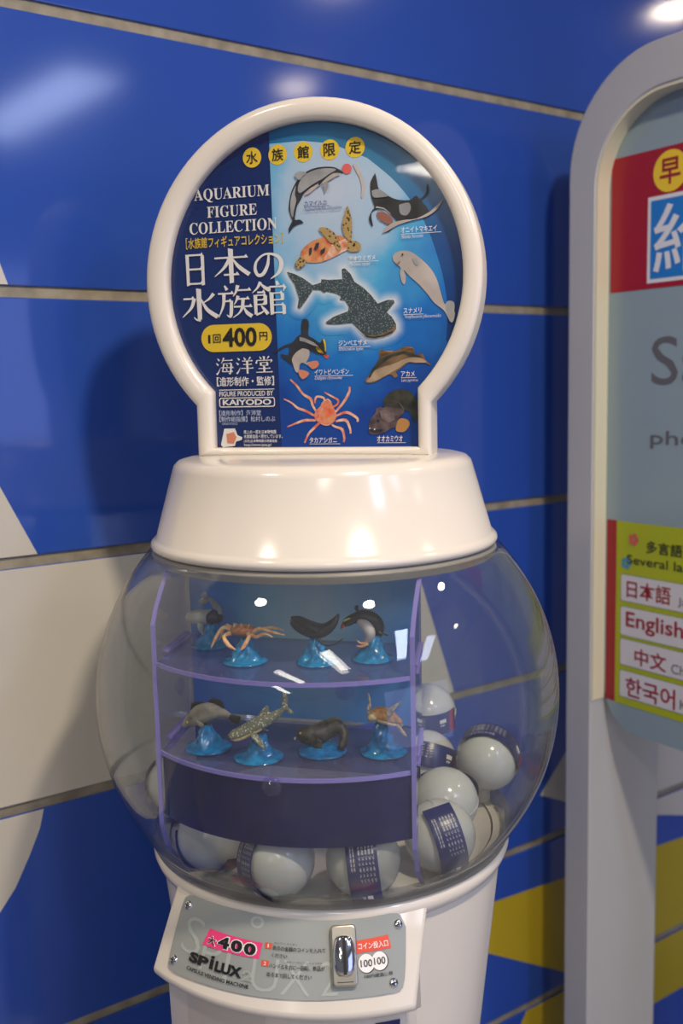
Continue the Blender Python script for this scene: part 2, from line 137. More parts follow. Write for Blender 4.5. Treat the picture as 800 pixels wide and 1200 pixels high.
M['sign_letter_grey'] = mat('grey_letters', (.13, .13, .14), .3)
M['sign_blue'] = mat('sign_blue_print', (.02, .20, .62), .3)
M['sign_white'] = mat('sign_white_print', (.72, .75, .80), .35)
M['flower_red'] = mat('flower_red', (.65, .12, .10), .4)
M['flower_blue'] = mat('flower_blue', (.08, .30, .45), .4)
# -- printed sea picture (flat print: a radial blue gradient with soft caustics)
def sea_print(name, cx, cz, rad, stops, nscale=18, namt=.35, rough=.18):
    m = mat(name, (0, .2, .6), rough, spec=.6); nt = m.node_tree; b = nt.nodes['Principled BSDF']
    tc = N(m, 'ShaderNodeTexCoord'); mp = N(m, 'ShaderNodeMapping'); nt.links.new(tc.outputs['Object'], mp.inputs[0])
    mp.inputs['Location'].default_value = (-cx/rad, 0, -cz/rad); mp.inputs['Scale'].default_value = (1/rad, 0, .8/rad)
    ln = N(m, 'ShaderNodeVectorMath', operation='LENGTH'); nt.links.new(mp.outputs[0], ln.inputs[0])
    no = N(m, 'ShaderNodeTexNoise'); no.inputs['Scale'].default_value = nscale; no.inputs['Detail'].default_value = 5; nt.links.new(tc.outputs['Object'], no.inputs['Vector'])
    a = N(m, 'ShaderNodeMath', operation='MULTIPLY_ADD'); a.inputs[1].default_value = namt; nt.links.new(no.outputs[0], a.inputs[0]); nt.links.new(ln.outputs['Value'], a.inputs[2])
    r = N(m, 'ShaderNodeValToRGB'); e = r.color_ramp.elements
    while len(e) < len(stops): e.new(.5)
    for k, (p, c) in enumerate(stops): e[k].position = p; e[k].color = (*c, 1)
    nt.links.new(a.outputs[0], r.inputs[0]); nt.links.new(r.outputs[0], b.inputs['Base Color'])
    return m
M['sea'] = sea_print('printed_sea', .020, .070, .22, [(.20, (.56, .66, .80)), (.42, (.42, .62, .82)), (.56, (.09, .46, .78)), (.78, (.014, .20, .62)), (.98, (.008, .07, .38)), (1.0, (.008, .06, .34))])
M['sea_dark'] = sea_print('printed_sea_rim', .025, .075, .22, [(.2, (.06, .28, .42)), (.5, (.015, .16, .38)), (.8, (.006, .06, .28)), (1.0, (.005, .03, .16))])
M['navy_print'] = sea_print('printed_navy', -.2, -.1, .3, [(.1, (.004, .006, .045)), (.5, (.005, .010, .07)), (.8, (.007, .02, .11)), (1.0, (.01, .03, .15))], 30, .3)
M['back_print'] = sea_print('back_card_print', 0, .20, .20, [(.2, (.66, .86, .86)), (.45, (.38, .74, .84)), (.7, (.10, .42, .78)), (1.0, (.05, .20, .64))], 14, .45)
m_ = sea_print('printed_sea_halo', .020, .070, .22, [(.20, (.56, .66, .80)), (.42, (.42, .62, .82)), (.56, (.09, .46, .78)), (.78, (.014, .20, .62)), (.98, (.008, .07, .38)), (1.0, (.008, .06, .34))])
nt_ = m_.node_tree; b_ = nt_.nodes['Principled BSDF']; src_ = b_.inputs['Base Color'].links[0].from_socket
a_ = N(m_, 'ShaderNodeAttribute'); a_.attribute_name = 'glow_print'; mx_ = N(m_, 'ShaderNodeMix', data_type='RGBA')
nt_.links.new(a_.outputs['Fac'], mx_.inputs[0]); nt_.links.new(src_, mx_.inputs[6]); mx_.inputs[7].default_value = (.80, .86, .90, 1); nt_.links.new(mx_.outputs[2], b_.inputs['Base Color']); M['sea_halo'] = m_
def spots(name, base, spot, scale=260, thr=.35, rough=.4, bump=.3):
    m = mat(name, base, rough); nt = m.node_tree; b = nt.nodes['Principled BSDF']
    tc = N(m, 'ShaderNodeTexCoord'); v = N(m, 'ShaderNodeTexVoronoi'); v.inputs['Scale'].default_value = scale
    nt.links.new(tc.outputs['Object'], v.inputs['Vector'])
    r = N(m, 'ShaderNodeValToRGB'); r.color_ramp.elements[0].position = thr*.8; r.color_ramp.elements[1].position = thr
    r.color_ramp.elements[0].color = (*spot, 1); r.color_ramp.elements[1].color = (*base, 1)
    nt.links.new(v.outputs[0], r.inputs[0]); nt.links.new(r.outputs[0], b.inputs['Base Color'])
    bp = N(m, 'ShaderNodeBump'); bp.inputs['Strength'].default_value = bump; bp.inputs['Distance'].default_value = .0006
    nt.links.new(v.outputs[0], bp.inputs['Height']); nt.links.new(bp.outputs[0], b.inputs['Normal'])
    return m
M['whale_skin'] = spots('whale_shark_skin', (.24, .25, .15), (.80, .80, .58), 420, .36)
M['print_whale'] = spots('printed_whale_shark', (.05, .075, .085), (.24, .31, .31), 520, .34)
M['turtle_print'] = spots('printed_turtle_scales', (.48, .33, .12), (.07, .05, .02), 300, .36)
M['shell_print'] = noisy(mat('printed_turtle_shell', (.80, .42, .16), .4), 90, .5, dark=(.62, .10, .04))
M['crab_print'] = noisy(mat('printed_crab', (.90, .66, .46), .4), 130, .5, dark=(.75, .16, .08))
M['crab_red'] = noisy(mat('printed_crab_red', (.80, .12, .05), .4), 130, .5, dark=(.80, .36, .18))
M['wolf_print'] = noisy(mat('printed_wolf_fish', (.16, .11, .11), .4), 120, .5, dark=(.05, .035, .04))
M['wolf_print_dark'] = noisy(mat('printed_wolf_fish_tail', (.06, .06, .035), .4), 90, .5, dark=(.015, .02, .02))
M['wolf_print_light'] = noisy(mat('printed_wolf_fish_cheek', (.26, .19, .19), .4), 160, .5)
M['fish_print'] = noisy(mat('printed_fish', (.28, .17, .07), .4), 60, .5, dark=(.10, .06, .03))
M['fish_belly'] = noisy(mat('printed_fish_belly', (.52, .38, .24), .4), 60, .4)
M['fin_print'] = mat('printed_fin', (.50, .25, .07), .4)
M['grey_print'] = noisy(mat('printed_flank', (.42, .43, .44), .4), 50, .3)
M['dark_print'] = noisy(mat('printed_slate', (.035, .04, .05), .4), 60, .4)
M['manta_print'] = noisy(mat('printed_manta', (.05, .05, .055), .4), 50, .5)
M['beluga_print'] = noisy(mat('printed_pale_whale', (.62, .55, .50), .4), 40, .25)
M['pink_fig'] = mat('printed_orange_foot', (.72, .26, .15), .4)
M['ball_print'] = mat('printed_ball', (.80, .14, .13), .4)
M['mouth_print'] = mat('printed_mouth', (.35, .14, .10), .4)
# figure paints
M['porpoise'] = noisy(mat('porpoise_grey', (.52, .54, .48), .35), 60, .35)
M['dark_grey'] = noisy(mat('dark_grey_paint', (.055, .055, .055), .3), 80, .4)
M['fig_white'] = mat('white_paint', (.62, .58, .53), .4)
M['fig_black'] = mat('black_paint', (.02, .02, .022), .3)
M['fig_red'] = mat('red_paint', (.6, .03, .02), .4)
M['fig_yellow'] = mat('yellow_paint', (.8, .65, .1), .4)
M['fig_crab'] = noisy(mat('crab_paint', (.92, .66, .36), .4), 220, .5, .3, dark=(.85, .32, .12))
M['fig_crab_red'] = noisy(mat('crab_shell_paint', (.85, .26, .10), .4), 300, .5, .5, dark=(.30, .18, .10))
M['fig_crab_tip'] = mat('crab_tip_paint', (.75, .58, .30), .4)
M['fig_fish'] = noisy(mat('fish_paint', (.42, .38, .27), .25), 70, .4, dark=(.17, .15, .10))
M['fig_fish_dark'] = noisy(mat('fish_fin_paint', (.03, .022, .016), .35), 150, .4)
M['fig_wolf'] = noisy(mat('wolf_fish_paint', (.10, .085, .05), .45), 160, .5, .5, dark=(.02, .02, .015))
M['fig_turtle'] = noisy(mat('turtle_shell_paint', (.85, .36, .08), .35), 160, .5, dark=(.30, .20, .06))
M['fig_turtle_skin'] = noisy(mat('turtle_skin_paint', (.75, .60, .32), .4), 260, .5, dark=(.36, .27, .10))
M['fig_foot'] = mat('flesh_paint', (.55, .30, .18), .4)
M['amber_lens'] = mat('lamp_lens', (.9, .85, .75), .2, **{'Emission Color': (1, .9, .75, 1), 'Emission Strength': 1.5})

# ---------------------------------------------------------------- object helpers
def link(name, bm, m, parent=None, smooth=False, loc=None, autos=None, tris=True):
    me = bpy.data.meshes.new(name)
    bmesh.ops.recalc_face_normals(bm, faces=bm.faces) if tris else None
    bm.to_mesh(me); bm.free()
    for mm in (m if isinstance(m, (list, tuple)) else [m]): me.materials.append(mm)
    if smooth:
        me.polygons.foreach_set('use_smooth', [True]*len(me.polygons))
        if autos: me.set_sharp_from_angle(angle=R(autos))
    o = bpy.data.objects.new(name, me); COL.objects.link(o)
    if parent: o.parent = parent
    if loc: o.location = loc
    return o
def empty(name, loc, rz=0, label=None, cat=None, group=None):
    o = bpy.data.objects.new(name, None); o.empty_display_size = .05; COL.objects.link(o)
    o.location = loc; o.rotation_euler = (0, 0, rz)
    if label: o['label'] = label
    if cat: o['category'] = cat
    if group: o['group'] = group
    return o
def lathe(bm, prof, seg=96, a0=0, a1=360, z0=0, close=False, cap=False):
    """prof [(r, z)], around z; angle 0 = local front (-Y), positive to +X"""
    full = abs(a1-a0-360) < 1e-6; n = seg if full else seg+1; rings = []
    for r, z in prof:
        ring = []
        for k in range(n):
            a = R(a0 + (a1-a0)*k/seg); ring.append(bm.verts.new((r*math.sin(a), -r*math.cos(a), z+z0)))
        rings.append(ring)
    m = len(prof)
    for i in range(m if close else m-1):
        A, B = rings[i], rings[(i+1) % m]
        for k in range(seg):
            k2 = (k+1) % n
            bm.faces.new((A[k], A[k2], B[k2], B[k]))
    if cap and full:
        for rg in (rings[0], rings[-1]): bm.faces.new(rg)
    if close and not full:
        bm.faces.new([rg[0] for rg in rings]); bm.faces.new([rg[-1] for rg in rings])
    return rings
def box(bm, x0, x1, y0, y1, z0, z1, bev=0):
    b = bmesh.new(); bmesh.ops.create_cube(b, size=1)
    for v in b.verts: v.co = Vector(((x0+x1)/2 + v.co.x*(x1-x0), (y0+y1)/2 + v.co.y*(y1-y0), (z0+z1)/2 + v.co.z*(z1-z0)))
    if bev: bmesh.ops.bevel(b, geom=b.edges[:], offset=bev, segments=2, affect='EDGES', profile=.6)
    merge(bm, b)
def merge(bm, b, mtx=None):
    if mtx is not None: bmesh.ops.transform(b, matrix=mtx, verts=b.verts)
    t = bpy.data.meshes.new('t'); b.to_mesh(t); b.free(); bm.from_mesh(t); bpy.data.meshes.remove(t)
def cr(pts, n=4):
    """Catmull-Rom through tuples"""
    out = []
    for i in range(len(pts)-1):
        p = [pts[max(i-1, 0)], pts[i], pts[i+1], pts[min(i+2, len(pts)-1)]]
        for k in range(n):
            t = k/n
            out.append(tuple(.5*((2*b) + (c-a)*t + (2*a-5*b+4*c-d)*t*t + (3*b-a-3*c+d)*t**3) for a, b, c, d in zip(*p)))
    out.append(tuple(map(float, pts[-1]))); return out
def tube(bm, pts, up=(0, 0, 1), seg=12, sub=4, s=.001):
    """pts (x,y,z,half_width,half_height) in mm; elliptical smooth loft with closed ends"""
    P = cr([tuple(p) if len(p) == 5 else (*p, p[3]) for p in pts], sub); up = Vector(up); rings = []
    for i, p in enumerate(P):
        c = Vector(p[:3]); t = Vector(P[min(i+1, len(P)-1)][:3]) - Vector(P[max(i-1, 0)][:3]); t.normalize()
        sd = t.cross(up)
        if sd.length < 1e-3: sd = t.cross(Vector((1, .01, 0)))
        sd.normalize(); u = sd.cross(t)
        rings.append([bm.verts.new((c + sd*math.cos(2*math.pi*k/seg)*max(p[3], .05) + u*math.sin(2*math.pi*k/seg)*max(p[4], .05))*s) for k in range(seg)])
    for A, B in zip(rings, rings[1:]):
        for k in range(seg): bm.faces.new((A[k], A[(k+1) % seg], B[(k+1) % seg], B[k]))
    bm.faces.new(rings[0]); bm.faces.new(rings[-1])
def rounded(x0, x1, z0, z1, r, n=8):
    out = []
    for cx, cz, a in ((x1-r, z1-r, 0), (x0+r, z1-r, 90), (x0+r, z0+r, 180), (x1-r, z0+r, 270)):
        for k in range(n+1): b = R(a+90*k/n); out.append((cx+r*math.cos(b), cz+r*math.sin(b)))
    return out
def prism(bm, poly, y0, y1):
    """polygon in the xz plane extruded from y0 (front) to y1"""
    a = [bm.verts.new((x, y0, z)) for x, z in poly]; b = [bm.verts.new((x, y1, z)) for x, z in poly]; n = len(a)
    bm.faces.new(a); bm.faces.new(b[::-1])
    for k in range(n): bm.faces.new((a[k], b[k], b[(k+1) % n], a[(k+1) % n]))
def ringprism(bm, outer, inner, y0, y1, bev=0):
    """frame between two closed loops with the same count"""
    n = len(outer)
    loops = [[bm.verts.new((x, y, z)) for x, z in L] for L, y in ((outer, y0), (inner, y0), (inner, y1), (outer, y1))]
    for A, B in zip(loops, loops[1:]+loops[:1]):
        for k in range(n): bm.faces.new((A[k], A[(k+1) % n], B[(k+1) % n], B[k]))

# ---- lettering: text curves converted to real print meshes
_tc = {}
def text_mesh(s, off=0.0, italic=0):
    """list of verts/faces normalised to its own bounding box"""
    key = (s, off)
    if key not in _tc:
        c = bpy.data.curves.new('t', 'FONT'); c.body = s; c.size = 1; c.offset = off; c.resolution_u = 3
        o = bpy.data.objects.new('t', c); COL.objects.link(o); dg = bpy.context.evaluated_depsgraph_get(); dg.update()
        me = bpy.data.meshes.new_from_object(o.evaluated_get(dg))
        V = [v.co.copy() for v in me.vertices]; Fc = [tuple(p.vertices) for p in me.polygons]
        bpy.data.objects.remove(o); bpy.data.curves.remove(c); bpy.data.meshes.remove(me)
        x0 = min(v.x for v in V); x1 = max(v.x for v in V); y0 = min(v.y for v in V); y1 = max(v.y for v in V)
        _tc[key] = ([((v.x-x0)/(x1-x0), (v.y-y0)/(y1-y0)) for v in V], Fc)
    return _tc[key]
def put(parts, fmap, name, m, parent, rise=0.0, label=None):
    """parts: list of (verts2d, faces); fmap maps (x, z, rise) -> local 3D; a thin print with ONE face layer"""
    me = bpy.data.meshes.new(name); V = []; Fc = []
    for ip, (vs, fs) in enumerate(parts):
        o = len(V); V += [fmap(x, z, rise+(ip % 12)*9e-6) for x, z in vs]; Fc += [tuple(i+o for i in f) for f in fs]
    me.from_pydata(V, [], Fc); me.materials.append(m); me.update()
    o = bpy.data.objects.new(name, me); COL.objects.link(o); o.parent = parent
    if label: o['label'] = label
    return o
def T(s, b, off=0.0, shear=0.0):
    """text in a box (x, z, w, h)"""
    vs, fs = text_mesh(s, off); x, z, w, h = b
    return ([(x+u*w+v*h*shear, z+v*h) for u, v in vs], fs)
def rect(x0, z0, x1, z1, n=1): 
    vs = []; fs = []
    for k in range(n+1): t = k/n; vs += [(x0+(x1-x0)*t, z0), (x0+(x1-x0)*t, z1)]
    for k in range(n): fs.append((2*k, 2*k+2, 2*k+3, 2*k+1))
    return (vs, fs)
def quad(p, n=8):
    """p: four corners bl, br, tr, tl subdivided along x"""
    vs = []; fs = []
    for k in range(n+1):
        t = k/n; vs += [tuple(a+(b-a)*t for a, b in zip(p[0], p[1])), tuple(a+(b-a)*t for a, b in zip(p[3], p[2]))]
    for k in range(n): fs.append((2*k, 2*k+2, 2*k+3, 2*k+1))
    return (vs, fs)
def poly(pts):
    from mathutils.geometry import tessellate_polygon
    return (list(pts), [tuple(t) for t in tessellate_polygon([[Vector((x, z, 0)) for x, z in pts]])])
def disc(cx, cz, rx, rz=None, n=24): return poly([(cx+rx*math.cos(2*math.pi*k/n), cz+(rz or rx)*math.sin(2*math.pi*k/n)) for k in range(n)])
def stroke(pts, sub=5):
    """tapered pen stroke [(x,y,width)]"""
    P = cr(pts, sub) if len(pts) > 2 else [tuple(map(float, p)) for p in pts]; vs = []; fs = []
    for i, p in enumerate(P):
        a = P[max(i-1, 0)]; b = P[min(i+1, len(P)-1)]; dx, dy = b[0]-a[0], b[1]-a[1]; L = math.hypot(dx, dy) or 1
        vs += [(p[0]-dy/L*p[2]/2, p[1]+dx/L*p[2]/2), (p[0]+dy/L*p[2]/2, p[1]-dx/L*p[2]/2)]
    for i in range(len(P)-1): fs.append((2*i, 2*i+1, 2*i+3, 2*i+2))
    return vs, fs
# serif brush glyphs on a 100 grid (y down): h = thin bar with a small triangle, v = thick post, s = tapered stroke
def h(x0, y, x1, w=4): return ('h', x0, y, x1, w)
def v(x, y0, y1, w=9): return ('v', x, y0, y1, w)
def s(*p): return ('s', p)
G = {
'日': [v(22, 8, 96), v(80, 10, 96), h(22, 11, 80), h(22, 50, 76), h(22, 90, 76)],
'本': [h(6, 28, 92), v(50, 3, 98), s((47, 30, 9), (30, 56, 6), (5, 78, 1.5)), s((53, 30, 2), (70, 54, 8), (97, 76, 9)), h(30, 74, 68)],
'の': [s((52, 20, 5), (48, 50, 8), (34, 76, 9), (18, 80, 8), (9, 62, 8), (14, 38, 6), (36, 19, 5), (62, 18, 6), (84, 30, 9), (90, 52, 11), (80, 76, 8), (56, 93, 1.5))],
'水': [v(50, 3, 93), s((52, 93, 7), (42, 92, 4), (34, 84, 1)), h(8, 32, 36), s((37, 31, 8), (28, 58, 6), (4, 84, 1.5)), s((88, 20, 8), (76, 34, 5), (58, 46, 1.5)), s((54, 32, 2), (70, 64, 8), (97, 86, 10))],
'族': [s((22, 2, 3), (29, 15, 8)), h(3, 25, 46), s((20, 26, 8), (17, 60, 6), (3, 93, 1.5)), h(20, 47, 40), s((41, 46, 7), (39, 80, 8), (36, 92, 6), (26, 86, 1)), s((60, 3, 9), (54, 22, 5), (46, 34, 1.5)), h(55, 17, 95), s((60, 33, 8), (54, 48, 4), (48, 58, 1.5)), h(58, 42, 90), h(47, 64, 97), s((74, 42, 8), (71, 66, 7), (62, 82, 4), (44, 95, 1.5)), s((74, 64, 2), (84, 82, 8), (98, 93, 9))],
'館': [s((27, 2, 8), (18, 18, 5), (3, 32, 1.5)), s((27, 6, 2), (36, 16, 7), (49, 25, 8)), h(17, 31, 38), v(12, 37, 93, 7), v(40, 38, 67, 7), h(12, 39, 40, 3), h(12, 52, 38, 3), h(12, 65, 38, 3), s((12, 94, 5), (28, 88, 4), (38, 80, 1)), s((27, 68, 2), (36, 80, 7), (46, 93, 8)), s((72, 1, 4), (76, 13, 9)), h(51, 17, 95), v(51, 16, 31, 6), s((96, 17, 7), (90, 31, 1)), v(58, 31, 96, 8), h(58, 35, 87, 3), v(88, 34, 56, 7), h(58, 54, 88, 3), h(58, 68, 91, 3), v(92, 67, 96, 7), h(58, 90, 92, 3)],
'海': [s((10, 6, 3), (22, 18, 9)), s((3, 32, 3), (15, 44, 9)), s((4, 96, 9), (14, 84, 6), (26, 60, 1)), s((46, 2, 8), (40, 20, 5), (30, 36, 1)), h(40, 17, 94), s((46, 34, 7), (42, 60, 6), (37, 80, 5)), h(45, 35, 86, 3), s((87, 34, 8), (85, 62, 8), (80, 92, 7), (70, 86, 1)), h(28, 58, 98), h(38, 80, 94), s((60, 40, 3), (67, 51, 7)), s((57, 63, 3), (64, 75, 7))],
'洋': [s((10, 6, 3), (22, 18, 9)), s((3, 32, 3), (15, 44, 9)), s((4, 96, 9), (14, 84, 6), (26, 60, 1)), s((46, 3, 3), (55, 18, 9)), s((84, 2, 9), (72, 20, 2)), h(36, 24, 94), h(42, 44, 90), h(30, 66, 98), v(66, 24, 98)],
'堂': [v(50, 1, 24, 8), s((25, 4, 3), (34, 18, 8)), s((77, 3, 8), (66, 19, 2)), h(9, 26, 92), s((10, 26, 5), (6, 44, 9)), s((93, 27, 8), (84, 40, 1)), v(32, 37, 58, 8), v(68, 37, 58, 8), h(32, 39, 68, 3), h(32, 55, 68, 3), h(18, 73, 82), v(50, 57, 93, 9), h(5, 94, 94)],
}
def glyph(ch, b, bold=1.0):
    x, z, w, hh = b; out = []
    f = lambda p: (x+p[0]/100*w, z+(100-p[1])/100*hh)
    for g in G[ch]:
        if g[0] == 'h':
            _, a, y, c, t = g; t *= bold; vs, fs = poly([(a, y-t/2), (c-7, y-t/2), (c-3, y-t/2-5), (c+3, y+t/2), (a, y+t/2)])
        elif g[0] == 'v':
            _, a, y0, y1, t = g; t *= bold; vs, fs = poly([(a-t/2-2, y0), (a+t/2, y0+3), (a+t/2, y1-2), (a-t/2, y1)])
        else: vs, fs = stroke([(p[0], p[1], p[2]*bold) for p in g[1]])
        out.append(([f(p) for p in vs], fs))
    return out

# ================================================================ SETTING
def clip_row(poly_, z0, z1):
    def cl(P, f, inter):
        o = []
        for i in range(len(P)):
            a, b = P[i-1], P[i]
            if f(b):
                if not f(a): o.append(inter(a, b))
                o.append(b)
            elif f(a): o.append(inter(a, b))
        return o
    def at_(zz): return lambda a, b: (a[0]+(b[0]-a[0])*(zz-a[1])/(b[1]-a[1]), zz)
    P = cl(poly_, lambda p: p[1] >= z0, at_(z0)); P = cl(P, lambda p: p[1] <= z1, at_(z1)) if P else P
    return P
RZ = -0  # wall frame: local X along the wall, local -Y toward the room
wall = link('wall_back', (lambda b: (box(b, -5.6, 3.4, .003, .11, 0, CEIL), b)[1])(bmesh.new()), M['grout'])
wall.location = WD*WALL; wall.rotation_euler = (0, 0, R(35)); wall['kind'] = 'structure'
JO = [0, .305, .6165, .9315, 1.244, 1.571, 1.902, 2.23, 2.56, CEIL]
mural = [
 ('white_wall', [(-1.59, .93), (-1.59, 1.25), (.964, 1.25), (1.076, .93)]),
 ('white_wall', [(-1.59, 1.25), (-1.59, 1.565), (.244, 1.565), (.391, 1.25)]),
 ('white_wall', [(-1.59, 1.577), (-1.59, 1.9), (.27, 1.9), (.375, 1.577)]),
 ('white_wall', [(-1.59, .61), (-1.59, .93), (.38, .93), (.372, .90), (.358, .87), (.337, .831), (.316, .805), (.27, .76), (.18, .70), (.05, .65), (-.05, .61)]),
 ('white_wall', [(1.278, .705), (1.505, .93), (2.6, .93), (2.6, .622), (1.46, .622)]),
 ('white_wall', [(1.49, .61), (2.55, .61), (2.2, .41)]),
 ('yellow_wall', [(.96, .551), (2.05, .48), (3.0, .45), (3.0, .311), (1.39, .311)]),
 ('yellow_wall', [(1.18, .21), (1.25, .305), (3.0, .305), (3.0, .17), (1.55, .163)]),
]
for i in range(len(JO)-1):
    z0, z1 = JO[i]+(.007 if i else 0), JO[i+1]-(.007 if i < len(JO)-2 else 0)
    bm = bmesh.new(); box(bm, -5.59, 3.39, -.001, .0035, z0, z1, .0015)
    p = link('panel', bm, M['blue'], wall)
    for mk, pl in mural:
        q = clip_row(pl, z0+.0008, z1-.0008)
        if len(q) > 2 and max(a[1] for a in q)-min(a[1] for a in q) > .02:
            bm = bmesh.new(); prism(bm, q, -.0014, -.0008)
            ob = link('painted_shape', bm, M[mk], p); ob['label'] = ('white' if mk == 'white_wall' else 'yellow')+' painted area of the mural'
def slab(name, z0, z1, m):
    bm = bmesh.new(); box(bm, -5.6, 3.4, -6.2, .006, z0, z1); o = link(name, bm, m)
    o.location = WD*WALL; o.rotation_euler = (0, 0, R(35)); o['kind'] = 'structure'; return o
slab('floor', -.1, 0, M['floor']); slab('ceiling', CEIL, CEIL+.1, M['ceiling'])

# ceiling fixtures above the area lights
for i, (x, y, rz, p, c) in enumerate(FLUOR):
    t = empty('fluorescent_light', (x, y, CEIL-.03), rz, ['fluorescent ceiling fitting furthest behind the camera on the left', 'fluorescent ceiling fitting behind left of the camera', 'fluorescent ceiling fitting just behind the camera', 'cool fluorescent ceiling fitting to the right of the vending machine', 'cool fluorescent ceiling fitting furthest to the right'][i], 'ceiling light', 'fluorescent ceiling fittings')
    bm = bmesh.new(); box(bm, -.64, .64, -.16, .16, 0, .03, .004); link('housing', bm, M['sign_frame'], t)
for i, (x, y, p, c) in enumerate(DOWN):
    t = empty('downlight', (x, y, CEIL-.03), 0, ['bright round downlight over the right of the aisle', 'round ceiling downlight to the left of the vending machine', 'small round downlight beyond the sign', 'faint round downlight at the far right', 'round downlight close to the blue wall beyond the sign'][i], 'ceiling light', 'round ceiling downlights')
    bm = bmesh.new(); lathe(bm, [(.079, .0), (.09, -.003), (.098, .004), (.098, .03), (.079, .03)], 40, close=True); link('trim_ring', bm, M['chrome'], t, True, autos=40)

# ================================================================ SIGN STAND (right)
SU = 1.2344; ST = .18; REC = .03
# local frame: X = away from the wall (v), Y = into the sign (along the wall), Z up
sg = empty('sign_stand', (0, 0, 0), 0, 'tall white framed information sign stand on the right with red and yellow stickers', 'sign')
V0, V1 = .10, .80
org = WD*WALL + UD*SU; X_ = -WD; Y_ = UD
sg.matrix_world = Matrix(((X_.x, Y_.x, 0, org.x), (X_.y, Y_.y, 0, org.y), (0, 0, 1, 0), (0, 0, 0, 1)))
def loop_sign(x0, x1, z0, z1, r, rb, n=14):
    out = []
    for cx, cz, a, rr in ((x1-r, z1-r, 0, r), (x0+r, z1-r, 90, r), (x0+rb, z0+rb, 180, rb), (x1-rb, z0+rb, 270, rb)):
        for k in range(n+1): b = R(a+90*k/n); out.append((cx+rr*math.cos(b), cz+rr*math.sin(b)))
    return out
B = .053
bm = bmesh.new(); ringprism(bm, loop_sign(V0, V1, 0, 1.931, .165, .01), loop_sign(V0+B, V1-B, .12, 1.931-B-.012, .125, .01), 0, ST)
fr = link('frame', bm, M['sign_frame'], sg, True, autos=35)
md = fr.modifiers.new('b', 'BEVEL'); md.width = .003; md.segments = 2; md.limit_method = 'ANGLE'
bm = bmesh.new(); tz = [(p, q) for p, q in zip(loop_sign(V0+B-.0005, V1-B+.0005, .86, 1.931-B-.0115, .1255, .01), loop_sign(V0+B+.003, V1-B-.003, .86, 1.931-B-.016, .122, .01))][:30]
ls = [[bm.verts.new((x, y, z)) for x, z in L] for L, y in (([a for a, b in tz], .002), ([b for a, b in tz], .002), ([b for a, b in tz], REC), ([a for a, b in tz], REC))]
tails = [bm.verts.new((v_.co.x, v_.co.y, .93)) for v_ in [L[0] for L in ls]], [bm.verts.new((v_.co.x, v_.co.y, .93)) for v_ in [L[-1] for L in ls]]
ls = [[tails[0][i]]+L+[tails[1][i]] for i, L in enumerate(ls)]
for A, B_ in zip(ls, ls[1:]+ls[:1]):
    for k in range(len(A)-1): bm.faces.new((A[k], A[k+1], B_[k+1], B_[k]))
b_ = link('lit_reveal', bm, M['sign_lit_reveal'], sg, True, autos=35)  # inner wall of the frame recess, coloured to look lit
bm = bmesh.new(); prism(bm, loop_sign(V0+B+.003, V1-B-.003, .883, 1.931-B-.016, .122, .07), REC, REC+.02)
bd = link('board', bm, M['sign_board'], sg, True, autos=35)
fm = lambda x, z, r: (x, REC-.0006-r, z)
def sput(parts, m, name='lettering', r=0., label=None, par=None): return put(parts, fm, name, M[m], par or bd, r, label)
par = sput([rect(.160, 1.5855, .72, 1.787)], 'sign_red', 'red_banner', label='crimson banner across the top')
sput([disc(.268, 1.7515, .030)], 'yellow_ink', 'yellow_roundel', .0005, 'yellow circle on the red banner')
sput([T('早', (.250, 1.733, .036, .037), .015)], 'sign_letter_red', r=.001)
sput([disc(.335, 1.7515, .030)], 'yellow_ink', 'yellow_roundel', .0005, 'yellow circle on the red banner')
sput([rect(.2296, 1.5935, .44, 1.719)], 'sign_white', 'white_border', .0005)
sput([rect(.2356, 1.5995, .434, 1.713)], 'sign_blue', 'blue_square', .001)
sput([T('給', (.241, 1.606, .118, .100), .007)], 'sign_white', r=.0015, label='heavy white character on blue')
sput([T('Samsung', (.2405, 1.4185, .42, .095), .0)], 'sign_letter_grey', label='large grey letters')
sput([T('phone charging', (.2405, 1.345, .34, .0275), .006)], 'sign_letter_grey', label='small dark lettering')
sput([rect(.159, .930, .1790, 1.228)], 'sign_letter_red', 'red_edge')
sput([rect(.1785, .9285, .60, 1.2275)], 'sign_yellow', 'yellow_sticker', label='lime yellow sticker listing languages')
for z0, z1, s_, tb, ex, xb in ((1.0985, 1.1435, '日本語', (.2007, 1.1065, .083, .0285), 'Japanese', .297), (1.0425, 1.0915, 'English', (.2, 1.0515, .108, .032), None, 0), (.9935, 1.0385, '中文', (.218, .9995, .060, .028), 'Chinese', .287), (.9405, .9865, '한국어', (.2015, .9445, .094, .032), 'Korean', .304)):
    bm_ = rounded(.1880, .58, z0, z1, .004, 4); sput([poly(bm_)], 'sign_row_edge', 'row_outline', .0004)
    bm_ = rounded(.1893, .5785, z0+.0013, z1-.0013, .0035, 4); sput([poly(bm_)], 'sign_row', 'language_row', .0008)
    sput([T(s_, tb, .014)], 'sign_letter_red', r=.0012)
    if ex: sput([T(ex, (xb, z0+.008, .07, .015), .004)], 'sign_letter_grey', r=.0012)
sput([T('多言語対応', (.2365, 1.1825, .112, .0195), .008)], 'black_ink', r=.0008)
sput([T('Several languages', (.2, 1.1565, .19, .019), .004)], 'black_ink', r=.0008)
sput([disc(.2125+.006*math.cos(a), 1.2005+.006*math.sin(a), .0042, n=10) for a in [k*1.2566 for k in range(5)]], 'flower_red', 'red_flower', .001)
sput([disc(.1985+.006*math.cos(a), 1.1610+.006*math.sin(a), .0042, n=10) for a in [k*1.2566 for k in range(5)]], 'flower_blue', 'blue_flower', .0006)

